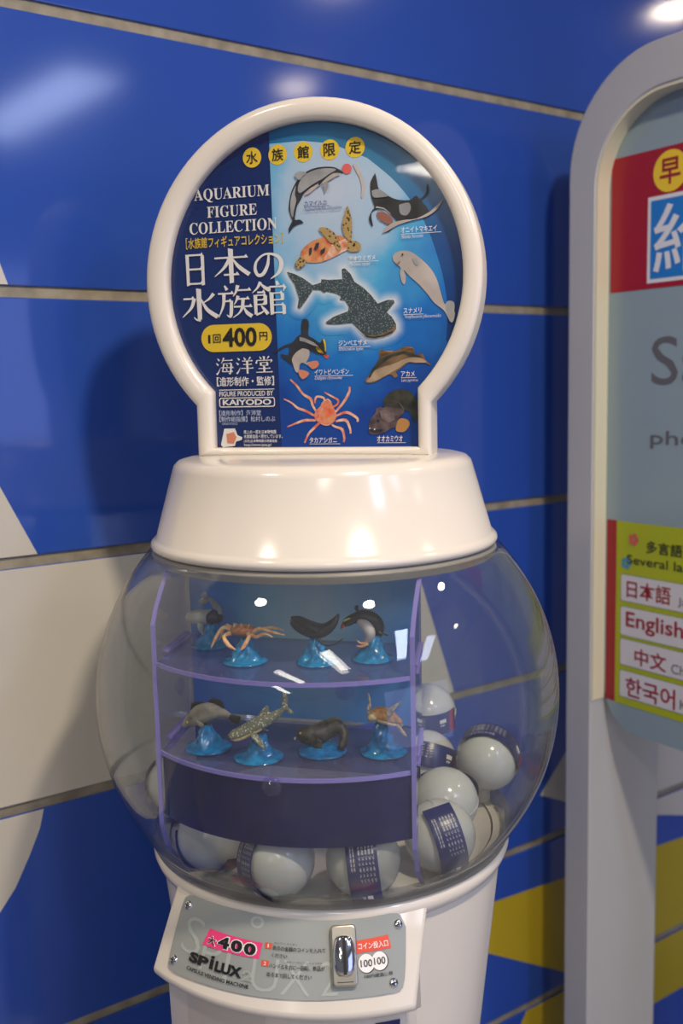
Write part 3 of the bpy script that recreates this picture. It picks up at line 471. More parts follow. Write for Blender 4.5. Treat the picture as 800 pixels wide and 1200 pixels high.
# ================================================================ CAPSULE VENDING MACHINE
YAW = R(-15); AX = (-.019, 1.07, 0)
mc = empty('capsule_vending_machine', AX, YAW, 'ivory capsule vending machine with a clear round globe and a round aquarium poster on top', 'vending machine')
# lower cabinet
bm = bmesh.new(); lathe(bm, [(.0, .40), (.15, .40), (.152, .42), (.163, .717), (.187, .935), (.187, .945), (.0, .945)], 96); link('cabinet', bm, M['plastic'], mc, True, autos=35)
bm = bmesh.new(); lathe(bm, [(.187, .942), (.194, .948), (.197, .956), (.195, .963), (.190, .966), (.180, .966), (.180, .942)], 120, close=True); link('collar', bm, M['plastic'], mc, True, autos=50)
bm = bmesh.new(); lathe(bm, [(0, .03), (.05, .03), (.05, .40), (0, .40)], 40); link('column', bm, M['metal'], mc, True, autos=35)
bm = bmesh.new(); lathe(bm, [(0, 0), (.22, 0), (.22, .015), (.20, .03), (0, .03)], 64); link('base_plate', bm, M['plastic'], mc, True, autos=35)
# front housing with sloping control face
bm = bmesh.new(); rgs = []
for r_, z in [(.13, .45), (.196, .45), (.214, .870), (.222, .8735), (.2295, .8765), (.2322, .883), (.2200, .9080), (.2077, .9330), (.1955, .9565), (.192, .960), (.13, .960)]:
    k_ = min(max((z-.883)/(.9565-.883), 0), 1); xl = -(.133-.0155*k_) if z > .8725 else -.126; xr = .131+.003*k_ if z > .8725 else .121
    if r_ < .15: xl, xr = max(xl, -.12), min(xr, .12)
    la, ra = math.asin(xl/r_), math.asin(xr/r_)
    rgs.append([bm.verts.new((r_*math.sin(la+(ra-la)*k/48), -r_*math.cos(la+(ra-la)*k/48), z)) for k in range(49)])
for A, B_ in zip(rgs, rgs[1:]+rgs[:1]):
    for k in range(48): bm.faces.new((A[k], A[k+1], B_[k+1], B_[k]))
bm.faces.new([g_[0] for g_ in rgs]); bm.faces.new([g_[-1] for g_ in rgs])
hs = link('front_housing', bm, M['plastic'], mc, True, autos=28); md = hs.modifiers.new('b', 'BEVEL'); md.width = .003; md.segments = 3; md.limit_method = 'ANGLE'
def cone_r(z): return .195+(.958-z)/(.958-.883)*.037
SL = math.hypot(.037, .075)
def fc(a, z, rise):
    r_ = cone_r(z)+rise*.9; zz = z+rise*.44; t = R(a); return (r_*math.sin(t), -r_*math.cos(t), zz)
pe = [(-29.6, .8960), (-30.6, .9193), (-31.2, .9440), (-30.9, .9510), (-29.3, .9545), (-22.2, .9562), (-11.95, .9572), (0, .9564), (10, .9560), (20, .9561), (25.2, .9563), (31.5, .9569), (34.3, .9555), (35.5, .9510), (35.4, .9440), (33.2, .9100), (32.4, .9010), (31.6, .8975), (30.2, .8965), (18.8, .8962), (5.4, .8950), (-10, .8938), (-17.4, .8932), (-26.8, .8915), (-28.8, .8930)]
# gridded plate that follows the curve: columns of points between lower and upper outline
def outline_z(a, top):
    P = [p for p in (pe[2:15] if top else pe[14:]+pe[:3])]; P = sorted(P)
    for p, q in zip(P, P[1:]):
        if p[0] <= a <= q[0] and q[0] > p[0]: return p[1]+(q[1]-p[1])*(a-p[0])/(q[0]-p[0])
    return P[0][1] if a < P[0][0] else P[-1][1]
cols = [-31.1, -30.9, -30.6, -30, -29.4, -28.6, -27.5]+[-26+k*1.5 for k in range(38)]+[30.3, 31.2, 32, 32.8, 33.6, 34.4, 35.0, 35.4]
vs = []; fs = []
for a in cols:
    zt, zb = outline_z(a, True), outline_z(a, False)
    vs += [(a, zb), (a, zt)]
fs = [(2*k, 2*k+2, 2*k+3, 2*k+1) for k in range(len(cols)-1)]
pla = put([(vs, fs)], fc, 'control_plate', M['grey_plate'], mc, .0012, 'grey printed control plate')
md = pla.modifiers.new('s', 'SOLIDIFY'); md.thickness = .0012; md.offset = 0
def fput(parts, m, name='lettering', r=.0022, label=None): return put(parts, fc, name, M[m], pla, r, label)
def bx4(x0, z0, x1, z1, n=8): return rect(x0, z0, x1, z1, n)
# ghost lettering on the plate
for s_, b_ in (('S', (-27.0, .9110, 6.6, .0295)), ('P', (-19.5, .903, 6, .029)), ('L', (-12, .8985, 6, .026)), ('U', (-4.6, .8985, 6.8, .026)), ('X', (3, .8985, 7, .026)), ('2', (12.5, .8985, 4, .026))):
    fput([T(s_, b_, -.012)], 'shadow_print', label='faint pale ghost letter')
fput([disc(-5.0, .9505, 2.0, .0048)], 'shadow_print', 'ghost_ring')
fput([disc(-5.0, .9505, 1.2, .0030)], 'grey_plate', 'ghost_ring', .0023)
fput([quad([(-20.54, .9212), (-2.75, .9218), (-2.2, .9372), (-19.3, .9385)])], 'red_ink', 'price_frame', .0022) if False else None
fput([quad([(-19.95, .9220), (-3.2, .9228), (-2.7, .9355), (-18.85, .9362)])], 'pink_ink', 'price_card', .0025, 'pink price card in a window')
def blk(s_, x, z, w_, h_, m='black_ink', r=.003, off=.035, name='lettering', label=None): return fput([T(s_, (x, z, w_, h_), off)], m, name, r, label)
for s_, x, w_ in (('4', -15.2, 3.4), ('0', -11.3, 3.3), ('0', -7.5, 3.3)):
    x += 0; fput([T(s_, (x-.35, .9236, w_+.7, .0108), .075)], 'white_ink', 'numeral_outline', .0028)
    fput([T(s_, (x, .9244, w_, .0092), .055)], 'black_ink', r=.0033)
fput([stroke([(-18.6, .9280, .0006*400), (-16.0, .9284, .24)])], 'white_ink', 'star_mark', .0028) if False else None
fput([T('大', (-18.7, .9236, 3.0, .0078), .05)], 'white_ink', 'star_outline', .0028)
fput([T('大', (-18.4, .9243, 2.4, .0066), .02)], 'black_ink', 'star_mark', .0033)
# maker's name, slab lettering
blk('SP', -22.9, .9057, 6.2, .0083, off=.05); blk('i', -16.3, .9062, 1.2, .0105, off=.03); blk('LUX', -14.6, .9055, 7.6, .0083, off=.05)
fput([T('2', (-6.8, .9042, 2.6, .0080), .05)], 'shadow_print', 'numeral_outline', .0026); fput([T('2', (-6.5, .9048, 2.0, .0068), -.005)], 'grey_plate', r=.003)
blk('CAPSULE VENDING MACHINE', -22.8, .8990, 18.0, .0030, off=.02)
fput([bx4(-1.95, .9316, -.15, .9362, 2)], 'red_ink', 'number_tag', .0024); fput([bx4(-2.35, .9180, -.5, .9224, 2)], 'red_ink', 'number_tag', .0024)
blk('1', -1.2, .9325, .28, .0029, 'white_ink', off=.01); blk('2', -1.75, .9188, .7, .0028, 'white_ink', off=.01)
blk('表示の金額のコインを入れて', .15, .9312, 13.6, .0036, off=.008); blk('ください', .1, .9258, 4.0, .0031, off=.008)
blk('ハンドルを右に一回転、商品が', -.25, .9174, 13.8, .0038, off=.008); blk('出るまで回してください', -.6, .9108, 11.0, .0036, off=.008)
blk('ひょうじ きんがく', .5, .9362, 6, .0014, off=.0); blk('みぎ いっかいてん しょうひん', 4.0, .9226, 9, .0014, off=.0)
fput([quad([(21.6, .9297), (30.5, .9306), (30.1, .9410), (21.3, .9392)])], 'red_ink', 'red_label', .0024)
blk('コイン投入口', 22.0, .9322, 7.8, .0052, 'white_ink', off=.012)
for cx, cz in ((23.75, .9216), (27.1, .9222)):
    fput([disc(cx+.1, cz-.0003, 2.15, .0076)], 'black_ink', 'coin_outline', .0024); fput([disc(cx, cz, 2.0, .0072)], 'white_ink', 'coin_mark', .0027)
    blk('100', cx-1.45, cz-.0028, 2.9, .0056, off=.012)
blk('100円硬貨使用', 23.0, .9102, 6.9, .0030, off=.006)
# screws
for a, z in ((-28.6, .9463), (-27.9, .9006), (33.4, .9474), (29.9, .9040)):
    c = Vector(fc(a, z, .0012)); n_ = Vector((math.sin(R(a))*.897, -math.cos(R(a))*.897, .442)); q = n_.to_track_quat('Z', 'Y').to_matrix().to_4x4(); q.translation = c
    b = bmesh.new(); lathe(b, [(.0047, 0), (.0045, .0012), (.0033, .0024), (.0016, .0029), (0.0001, .003)], 20)
    sc_ = link('screw', b, M['chrome'], mc, True); sc_.matrix_local = q
    b = bmesh.new(); box(b, -.0026, .0026, -.00045, .00045, .0026, .0033); box(b, -.00045, .00045, -.0026, .0026, .0026, .0033); link('cross_slot', b, M['dark'], sc_)
# coin mechanism
a, z = 18.35, .9290
c = Vector(fc(a, z, .001)); n_ = Vector((math.sin(R(a))*.897, -math.cos(R(a))*.897, .442))
side = Vector((math.cos(R(a)), math.sin(R(a)), 0)); upv = n_.cross(side)
q = Matrix(((side.x, n_.x*-1, upv.x, c.x), (side.y, -n_.y, upv.y, c.y), (side.z, -n_.z, upv.z, c.z), (0, 0, 0, 1)))
if upv.z < 0: q = Matrix(((side.x, -n_.x, -upv.x, c.x), (side.y, -n_.y, -upv.y, c.y), (side.z, -n_.z, -upv.z, c.z), (0, 0, 0, 1)))
b = bmesh.new(); prism(b, rounded(-.0118, .0118, -.0262, .0262, .004, 5), -.0065, .0)
cs = link('coin_slot', b, M['metal'], mc, True, autos=35); cs.matrix_local = q; cs['label'] = 'steel coin entry'
md = cs.modifiers.new('b', 'BEVEL'); md.width = .0016; md.segments = 3; md.limit_method = 'ANGLE'
b = bmesh.new()
ring = []
for i in range(13):
    t = -math.pi/2+math.pi*i/12; 
    ring.append([b.verts.new((.0105*math.cos(u)*math.cos(t)**.5 if abs(math.cos(t)) > 1e-6 else 0, -.0065-.0055*abs(math.sin(u))*max(math.cos(t), 0)**.5, .0175*math.sin(t))) for u in [math.pi*k/10 for k in range(11)]])
for A, B_ in zip(ring, ring[1:]):
    for k in range(10): b.faces.new((A[k], A[k+1], B_[k+1], B_[k]))
bmesh.ops.remove_doubles(b, verts=b.verts, dist=1e-5)
link('slot_dome', b, M['chrome'], cs, True)
b = bmesh.new(); box(b, -.0015, .0015, -.0128, -.006, -.0155, .0155); link('slot_opening', b, M['dark'], cs)
b = bmesh.new(); box(b, -.0075, .0075, -.0070, -.006, -.0225, -.0218); link('slot_groove', b, M['dark'], cs)
# lower front features (just at the frame's lower edge)
def fl(a, z, rise):
    r_ = .196+(z-.45)/.42*.018+rise; return (r_*math.sin(R(a)), -r_*math.cos(R(a)), z)
put([rect(-27, .60, -2, .867, 10)], fl, 'handle_recess', M['plastic_in'], mc, .0006, 'shallow recess below the control plate')
st_ = put([rect(25.8, .842, 32.2, .8615, 6)], fl, 'coin_return_label', M['band'], mc, .0008, 'dark blue label with pale writing')
put([T('コイン返却', (26.4, .8475, 5.3, .0095), .006)], fl, 'lettering', M['white_ink'], st_, .0014)
# globe
bm = bmesh.new(); GR, GH, GZ = .250, .242, 1.122
def gprof(t, z0=.966, z1=1.280, n=30):
    out = []
    for k in range(n+1):
        z = z0+(z1-z0)*k/n; out.append((math.sqrt(max(0, 1-((z-GZ)/(GH-t))**2))*(GR-t), z))
    return out
lathe(bm, gprof(0)+gprof(.003)[::-1], 144, close=True)
gl = link('globe', bm, M['globe'], mc, True, autos=60); gl['label'] = 'clear round plastic globe'
bm = bmesh.new(); lathe(bm, [(.1895, .9665), (.197, .9665), (.199, .971), (.1985, .980), (.1925, .9795), (.1905, .972)], 144, close=True); link('globe_rim', bm, M['globe_rim'], mc, True, autos=50)
bm = bmesh.new(); lathe(bm, [(.0, .950), (.178, .950), (.178, .965), (.0, .965)], 72); link('tray_floor', bm, M['plastic_in'], mc, True, autos=35)
bm = bmesh.new(); lathe(bm, [(.168, 1.283), (.181, 1.283), (.1845, 1.279), (.1830, 1.272), (.172, 1.272)], 120, close=True); link('seal_ring', bm, M['seal'], mc, True, autos=40)
# white ramp and peg inside, right side
bm = bmesh.new()
for pts in ([(128, 20, 14), (176, -8, 62)],):
    pass
a_ = [bm.verts.new(Vector(p)*.001) for p in ((150, -75, 966), (183, -20, 966), (172, 10, 966), (135, -40, 966), (168, -92, 1000), (188, -40, 990), (180, -10, 990), (150, -60, 1000))]
bm.free(); bm = bmesh.new(); tube(bm, [(160, 88, 966, 8), (161, 86, 990, 7), (161, 84, 994, 5)], seg=16)
link('agitator_peg', bm, M['plastic_in'], mc, True, autos=40)
# lid / cap
bm = bmesh.new(); lathe(bm, [(.0, 1.3795), (.10, 1.3790), (.146, 1.3775), (.1535, 1.3755), (.1583, 1.371), (.1600, 1.366), (.1797, 1.2965), (.1822, 1.2945), (.1850, 1.2915), (.1856, 1.2885), (.1845, 1.2855), (.1815, 1.2835), (.16, 1.2835), (.14, 1.36), (0, 1.37)], 144)
link('lid', bm, M['plastic'], mc, True, autos=50)
# ---- round topper frame
ZC = 1.56
def keyhole(rad, half, zb, n=72, cr_=.0):
    """keyhole outline: circle of radius rad with a neck of half-width down to zb; same count for any size"""
    a0 = math.asin(half/rad); P = []
    for k in range(n+1):
        t = -math.pi/2 + a0 + (2*math.pi-2*a0)*k/n; P.append((rad*math.cos(t), ZC+rad*math.sin(t)))
    zj = P[-1][1]
    # P starts right of the neck, ends left of it
    for k in range(1, 9): P.append((-half, zj+(zb-zj)*k/8))
    for k in range(1, 9): P.append((-half+2*half*k/8, zb))
    for k in range(1, 8): P.append((half, zb+(zj-zb)*k/8))
    return P
def prof_ring():
    """rounded rectangular section: (inset 0..1, depth y)"""
    hw = .0205; out = []
    for k in range(13):
        t = math.pi*k/12; out.append((.5-.5*math.cos(t)*1.0, -.018-.006*math.sin(t)))
    out += [(1.0, .016), (.5, .020), (.0, .016)]
    return out
NO = 72
outer = [(x-.0065, z) for x, z in keyhole(.1812, .1285, 1.3770)]; inner = [(x-.0045, z) for x, z in keyhole(.1595, .1125, 1.3865)]
bm = bmesh.new(); loops = []
for f, y in prof_ring(): loops.append([bm.verts.new((a[0]+(b[0]-a[0])*f, y, a[1]+(b[1]-a[1])*f)) for a, b in zip(outer, inner)])
n = len(outer)
for A, B_ in zip(loops, loops[1:]+loops[:1]):
    for k in range(n): bm.faces.new((A[k], A[(k+1) % n], B_[(k+1) % n], B_[k]))
link('topper_frame', bm, M['plastic'], mc, True, autos=50)
bm = bmesh.new(); prism(bm, [(x-.0045, z) for x, z in keyhole(.1600, .113, 1.386)], -.0085, .006)
po = link('poster', bm, M['navy_print'], mc); po.location = (0, 0, 0); po['label'] = 'navy poster board with printed sea creatures'
YP = -.0087
def fp(x, z, r): return (x*.001, YP-r, ZC+z*.001)
po2 = po
def pput(parts, m, name='lettering', r=.0003, label=None): return put(parts, fp, name, M[m], po, r, label)
# sea picture right of x = -47 mm, sea material uses object space centred on the disc
def arc_poly(xs, rad=159.2, half=112.5, zb=-173.5):
    xs += 4.5; P = [(xs+4, zb), (half, zb), (half, -math.sqrt(rad**2-half**2))]
    a0 = math.atan2(-math.sqrt(rad**2-half**2), half); a1 = math.acos(xs/rad)
    for k in range(1, 61): t = a0+(a1-a0)*k/60; P.append((rad*math.cos(t), rad*math.sin(t)))
    return [(x-4.5, z) for x, z in P]
def sea_obj(parts, m, r, name):
    me = bpy.data.meshes.new(name); V_ = []; F_ = []
    for vs, fs in parts:
        o = len(V_); V_ += [(x*.001, 0, z*.001) for x, z in vs]; F_ += [tuple(i+o for i in f) for f in fs]
    me.from_pydata(V_, [], F_); me.materials.append(M[m]); o = bpy.data.objects.new(name, me); COL.objects.link(o); o.parent = po; o.location = (0, YP-r, ZC); return o
sea_obj([poly(arc_poly(-46.8))], 'sea_dark', .0002, 'sea_picture')
crx = [(57.4, 118.8), (87.8, 91.5), (115.2, 52.2), (130.5, 9.3), (136.5, -20.4), (137.7, -43.3), (136.0, -65.0)]
P = [(-43, -173.5), (107.5, -173.5), (107.5, -112.4)]
a0 = math.atan2(-112.4, 112); a1 = math.atan2(-70, 143)
for k in range(1, 8): t = a0+(a1-a0)*k/7; P.append((159*math.cos(t)-4.5, 159*math.sin(t)))
P += [tuple(p[:2]) for p in cr([(p[0], p[1]) for p in crx[::-1]], 5)] + [(20, 136), (-10, 141), (-46.8, 141)]
sea_obj([poly(P)], 'sea', .0005, 'bright_sea_picture')
# lettering on the left
sr = lambda b, k=1.0: b
def BX(key, dx=0, dz=0): x, z, w_, h_ = TB[key]; return (x+dx, z+dz, w_, h_)
def bold_serif(t): return ''.join(chr(0x1D400+ord(c)-65) if 'A' <= c <= 'Z' else c for c in t)
def ital(t): return ''.join(('\u210e' if c == 'h' else chr(0x1D44E+ord(c)-97)) if 'a' <= c <= 'z' else (chr(0x1D434+ord(c)-65) if 'A' <= c <= 'Z' else c) for c in t)
pput([T(bold_serif('AQUARIUM'), (-132.5, 86.5, 84.5, 14.2)), T(bold_serif('FIGURE'), (-118.5, 70.5, 56, 11.8)), T(bold_serif('COLLECTION'), (-139.2, 54.3, 98.5, 12.2))], 'white_ink', r=.0011, label='white serif title')
pput([T('［水族館フィギュアコレクション］', (-144, 39.5, 109.5, 11.6), .010)], 'yellow_ink', r=.0011, label='yellow bracketed subtitle')
big = []
for ch, b in zip('日本の', ((-149.5, -1, 30, 38), (-114.5, .5, 43, 38.5), (-69.5, 1.5, 36, 34))): big += glyph(ch, b, 1.22)
for ch, b in zip('水族館', ((-153, -38.5, 44, 37.5), (-110.5, -36.5, 40, 36.5), (-71.5, -35, 39.5, 37)), ): big += glyph(ch, b, 1.22)
pput(big, 'white_ink', r=.0013, label='large white brush style characters')
pput([poly(rounded(-130.5, -50.2, -70.5, -41.5, 14.3, 10))], 'yellow_ink', 'price_badge', .0008, 'yellow rounded price badge')
pput([T('1', (-122.5, -61, 2.6, 9), .01), T('回', (-117, -61, 9, 9.5), .01), T('400', (-105.9, -65.8, 39, 20.5), .028), T('円', (-63.9, -59.8, 9, 9), .01)], 'black_ink', r=.0013)
sm = []
for ch, b in zip('海洋堂', ((-115, -95.5, 20.5, 19), (-91.8, -95, 20, 18.5), (-69.8, -94.3, 20.5, 18.3))): sm += glyph(ch, b, 1.15)
pput(sm, 'white_ink', r=.0011)
pput([T('【造形制作・監修】', (-114.5, -107.5, 65.5, 10), .014)], 'white_ink', r=.0011)
pput([rect(-112, -111.8, -49, -111.0)], 'white_ink', 'rule', .0011)
pput([T('FIGURE PRODUCED BY', (-112, -118.3, 61.5, 5.3), .012)], 'white_ink', r=.0011)
ro, ri = rounded(-112.5, -48.8, -130.2, -119.8, 2.5, 4), rounded(-111.5, -49.8, -129.2, -120.8, 1.7, 4); k_ = len(ro)
pput([(ro+ri, [(i, (i+1) % k_, (i+1) % k_+k_, i+k_) for i in range(k_)])], 'white_ink', 'logo_outline', .0011)
pput([T('KAIYODO', (-108.4, -128, 55.5, 6.2), .03)], 'white_ink', r=.0011)
pput([T('【造形制作】海洋堂', (-113, -139.3, 48, 5.8), .01), T('【制作総指揮】松村しのぶ', (-113, -146, 64, 6), .01), T('©KAIYODO', (-110.2, -149.3, 18, 2.8), 0)], 'pale_ink', r=.0011)
pput([T('売上の一部を日本動物園', (-85.5, -159.2, 37, 4.2), .01), T('水族館協会へ寄付しています。', (-85.5, -164, 44, 4.2), .01), T('(公社)日本動物園水族館協会', (-85.5, -168.8, 38, 3.7), .01), T('http://www.jaza.jp/', (-85.5, -173.2, 31.5, 3.8), .006)], 'white_ink', r=.0011)
# creatures on the sea
CZ = {'dolphin_back': 'dark_print', 'dolphin_flank': 'grey_print', 'dolphin_tail_flank': 'grey_print', 'dolphin_belly': 'beluga_print', 'dolphin_fin': 'grey_print', 'dolphin_flipper': 'grey_print', 'ball': 'ball_print', 'streak': 'beluga_print',
 'turtle_shell': 'shell_print', 'turtle_belly': 'crab_print', 'turtle_head': 'turtle_print', 'turtle_front_flipper': 'turtle_print', 'turtle_back_flipper': 'turtle_print', 'turtle_hind': 'turtle_print', 'whale_shark': 'print_whale',
 'penguin_body': 'dark_print', 'penguin_belly': 'beluga_print', 'penguin_foot': 'pink_fig', 'penguin_foot2': 'pink_fig', 'crest': 'yellow_ink', 'crest2': 'yellow_ink', 'beak': 'red_ink', 'crab_body': 'crab_print', 'crab_patch': 'crab_red',
 'barramundi': 'fish_print', 'barramundi_belly': 'fish_belly', 'fin': 'fin_print', 'fin2': 'fin_print', 'wolf_fish_tail': 'wolf_print_dark', 'wolf_fish_head': 'wolf_print', 'wolf_fish_fin': 'fin_print', 'wolf_fish_mouth': 'dark_print',
 'white_whale': 'beluga_print', 'whale_fluke': 'grey_print', 'whale_flipper': 'grey_print', 'manta': 'manta_print', 'manta_patch': 'grey_print', 'manta_mouth': 'mouth_print', 'manta_edge': 'beluga_print', 'manta_wing': 'grey_print', 'mascot_white': 'white_ink', 'mascot_pink': 'pink_fig'}
NM = {'penguin_foot2': 'penguin_foot', 'crest2': 'crest', 'fin2': 'fin', 'mascot_white': 'association_mark', 'mascot_pink': 'association_mark'}
prv = {}
hal = POSTER['whale_shark']; hn = len(hal)
def grow(P, d):
    sg_ = 1 if sum(P[i-1][0]*P[i][1]-P[i][0]*P[i-1][1] for i in range(len(P))) > 0 else -1; out = []
    for i in range(len(P)):
        a, b = P[i-2], P[(i+2) % len(P)]; dx, dz = b[0]-a[0], b[1]-a[1]; L = math.hypot(dx, dz) or 1
        out.append((P[i][0]+dz/L*d*sg_, P[i][1]-dx/L*d*sg_))
    return out
def seg_d(px, pz):
    best = 1e9; ins_ = False
    for i in range(hn):
        (ax, az), (bx_, bz) = hal[i-1], hal[i]; dx, dz = bx_-ax, bz-az; L = dx*dx+dz*dz or 1e-9
        q_ = min(max(((px-ax)*dx+(pz-az)*dz)/L, 0), 1); d_ = (px-ax-q_*dx)**2+(pz-az-q_*dz)**2
        if d_ < best: best = d_
        if (az > pz) != (bz > pz) and px < dx*(pz-az)/(dz or 1e-9)+ax: ins_ = not ins_
    return 0 if ins_ else math.sqrt(best)
gx = [min(p[0] for p in hal)-13+1.6*k for k in range(110)]; gz = [min(p[1] for p in hal)-13+1.6*k for k in range(80)]
fld = [[max(0., 1-seg_d(x, z)/10.5)**1.7 if -43.5 < x < 130 else 0. for x in gx] for z in gz]
me = bpy.data.meshes.new('printed_halo'); ids = {}; V_ = []; F_ = []; A_ = []
def hv(i, j):
    if (i, j) not in ids: ids[(i, j)] = len(V_); V_.append((gx[i]*.001, 0, gz[j]*.001)); A_.append(fld[j][i])
    return ids[(i, j)]
for j in range(79):
    for i in range(109):
        c4 = [(i, j), (i+1, j), (i+1, j+1), (i, j+1)]
        if gx[i] > -43.5 and max(fld[b_][a_] for a_, b_ in c4) > 0: F_.append([hv(*c) for c in c4])
me.from_pydata(V_, [], F_); at_h = me.attributes.new('glow_print', 'FLOAT', 'POINT'); at_h.data.foreach_set('value', A_)
me.materials.append(M['sea_halo']); ho = bpy.data.objects.new('printed_halo', me); COL.objects.link(ho); ho.parent = po; ho.location = (0, YP-.0008, ZC)
for i, (k, m_) in enumerate(CZ.items()):
    base = k.split('_')[0]; prv[base] = prv.get(base, 0)+1
    if k.startswith('mascot'): continue
    P = POSTER[k]
    pts = [tuple(p) for p in cr(P+[P[0]], 3)[:-1]] if len(P) < 40 else P
    pput([poly(pts)], m_, 'printed_'+NM.get(k, k), .0012+.00025*prv[base])
for k, (m_, nm_) in dict(whale_eye=('black_ink', 'printed_eye'), whale_mouth=('mouth_print', 'printed_mouth'), turtle_eye=('black_ink', 'printed_eye'), turtle_scute=('dark_print', 'printed_scute'), turtle_scute2=('dark_print', 'printed_scute'), turtle_scute3=('dark_print', 'printed_scute'),
  shark_belly=('fish_print', 'printed_belly'), shark_mouth=('dark_print', 'printed_mouth'), penguin_shine=('grey_print', 'printed_highlight'), fish_eye=('red_ink', 'printed_eye'), fish_back=('wolf_print_dark', 'printed_back'), wolf_brow=('wolf_print_dark', 'printed_brow'), wolf_cheek=('wolf_print_light', 'printed_cheek'), wolf_eye=('black_ink', 'printed_eye'),
  wolf_teeth=('white_ink', 'printed_tooth'), wolf_teeth2=('white_ink', 'printed_tooth'), manta_belly=('beluga_print', 'printed_lip')).items():
    pput([poly(EXTRA[k])], m_, nm_, .0023 if 'eye' not in k else .0026)
pput([poly([(x*1.0, z) for x, z in POSTER['mascot_white']])], 'white_ink', 'association_mark', .0009); pput([poly(POSTER['mascot_pink'])], 'pink_fig', 'association_mark', .0012)
pput([stroke([(p[0], p[1], p[2]*2.0) for p in l], 4) for l in CRAB_LEGS], 'crab_print', 'printed_crab_leg', .0011)
pput([disc(x, z, 10.2) for x, z in ((-66, 128.7), (-37.8, 129.3), (-10.1, 129.9), (18.1, 129.9), (44.9, 130.2))], 'yellow_ink', 'yellow_roundel', .0008)
pput([T(c_, (x-6.3, z-6.3, 12.6, 12.6), .012) for c_, (x, z) in zip('水族館限定', ((-66, 128.7), (-37.8, 129.3), (-10.1, 129.9), (18.1, 129.9), (44.9, 130.2)))], 'black_ink', r=.0013)
for jp, lat, k, ink in (('カマイルカ', 'Lagenorhynchus obliquidens', 'dolphin', 'navy_ink'), ('オニイトマキエイ', 'Manta birostris', 'manta', 'white_ink'), ('アオウミガメ', 'Chelonia mydas', 'turtle', 'white_ink'), ('ジンベエザメ', 'Rhincodon typus', 'shark', 'white_ink'), ('スナメリ', 'Neophocaena phocaenoides', 'whale', 'white_ink'), ('イワトビペンギン', 'Eudyptes chrysocome', 'penguin', 'white_ink'), ('アカメ', 'Lates japonicus', 'fish', 'white_ink'), ('タカアシガニ', None, 'crab', 'white_ink'), ('オオカミウオ', None, 'wolf', 'white_ink')):
    b = TB['lab_'+k]; L_ = [T(jp, (b[0], b[1]-.3, b[2], b[3]+1.0), .01), rect(b[0], b[1]-1.6, b[0]+b[2]*1.12, b[1]-1.1)]
    if lat: c_ = TB['lab_lat_'+k]; L_.append(T(ital(lat), (c_[0], c_[1]-.6, c_[2], c_[3]+.4)))
    pput(L_, ink, r=.0027, label='small species name')
# clear cover of the poster
bm = bmesh.new(); prism(bm, [(x-.0045, z) for x, z in keyhole(.1600, .113, 1.386)], -.0145, -.0125); link('poster_cover', bm, clear('poster_cover_plastic', (.97, .97, .97), f0=.035, rough=.03), mc)

# ================================================================ DISPLAY INSERT
ins = empty('display_shelf', (AX[0], AX[1], .966), YAW, 'lavender clear acrylic two tier display shelf inside the globe', 'shelf')
IZ = -.966
HX = .1275; NB = .052
def gr_in(z): return math.sqrt(1-((z-GZ)/(GH-.003))**2)*(GR-.003)
def fr_y(z): # front y (negative = front) of side panels, follows the globe
    rr_ = min(gr_in(z)-.014, .208) if z > 1.0 else gr_in(z)-.010
    return -math.sqrt(max(rr_**2-HX**2, .0001))
def bx(sx): return -.1395 if sx < 0 else .1135
def side(sx):
    zs = [.969+.12*k/9 for k in range(10)]+[1.0905+.1875*k/14 for k in range(15)]; t = .0012
    bm = bmesh.new(); rows = []
    for z in zs:
        y0 = fr_y(z); hx = HX
        yb = -NB if z > 1.09 else y0+.010
        xb = bx(sx) if z > 1.09 else sx*hx
        rows.append([bm.verts.new((x_+dx, y, z+IZ)) for x_, dx, y in ((sx*hx, -t, y0), (sx*hx, t, y0), (xb, t, yb), (xb, -t, yb))])
    for A, B_ in zip(rows, rows[1:]):
        for k in range(4): f_ = bm.faces.new((A[k], A[(k+1) % 4], B_[(k+1) % 4], B_[k])); f_.material_index = 1 if k == 0 else 0
    bm.faces.new(rows[0]); bm.faces.new(rows[-1])
    sp = link('side_panel', bm, [M['acrylic'], M['edge']], ins)
    # front edge strip, slightly thicker so it reads as the glowing edge
    b = bmesh.new(); rows = []
    for z in zs:
        y0 = fr_y(z); rows.append([b.verts.new((sx*HX+dx, y, z+IZ)) for dx, y in ((-.0021, y0-.0022), (.0021, y0-.0022), (.0021, y0-.0001), (-.0021, y0-.0001))])
    for A, B_ in zip(rows, rows[1:]):
        for k in range(4): b.faces.new((A[k], A[(k+1) % 4], B_[(k+1) % 4], B_[k]))
    b.faces.new(rows[0]); b.faces.new(rows[-1]); link('front_edge', b, M['edge'], sp)
    # slotted tabs where the shelves pass through
    for zt in (1.187, 1.097):
        for dz in (-.0048, .0038):
            b = bmesh.new(); xm = lambda yq: sx*HX+(bx(sx)-sx*HX)*(yq+.157)/.105
            V_ = [b.verts.new((xm(yq)+dx, yq, zt+dz+q+IZ)) for yq in (-.135, -.060) for dx in (-.0032, .0032) for q in (-.0012, .0012)]
            for f_ in ((0, 1, 3, 2), (4, 6, 7, 5), (0, 4, 5, 1), (2, 3, 7, 6), (0, 2, 6, 4), (1, 5, 7, 3)): b.faces.new([V_[q] for q in f_])
            link('shelf_rail', b, M['edge'], sp)
side(-1); side(1)
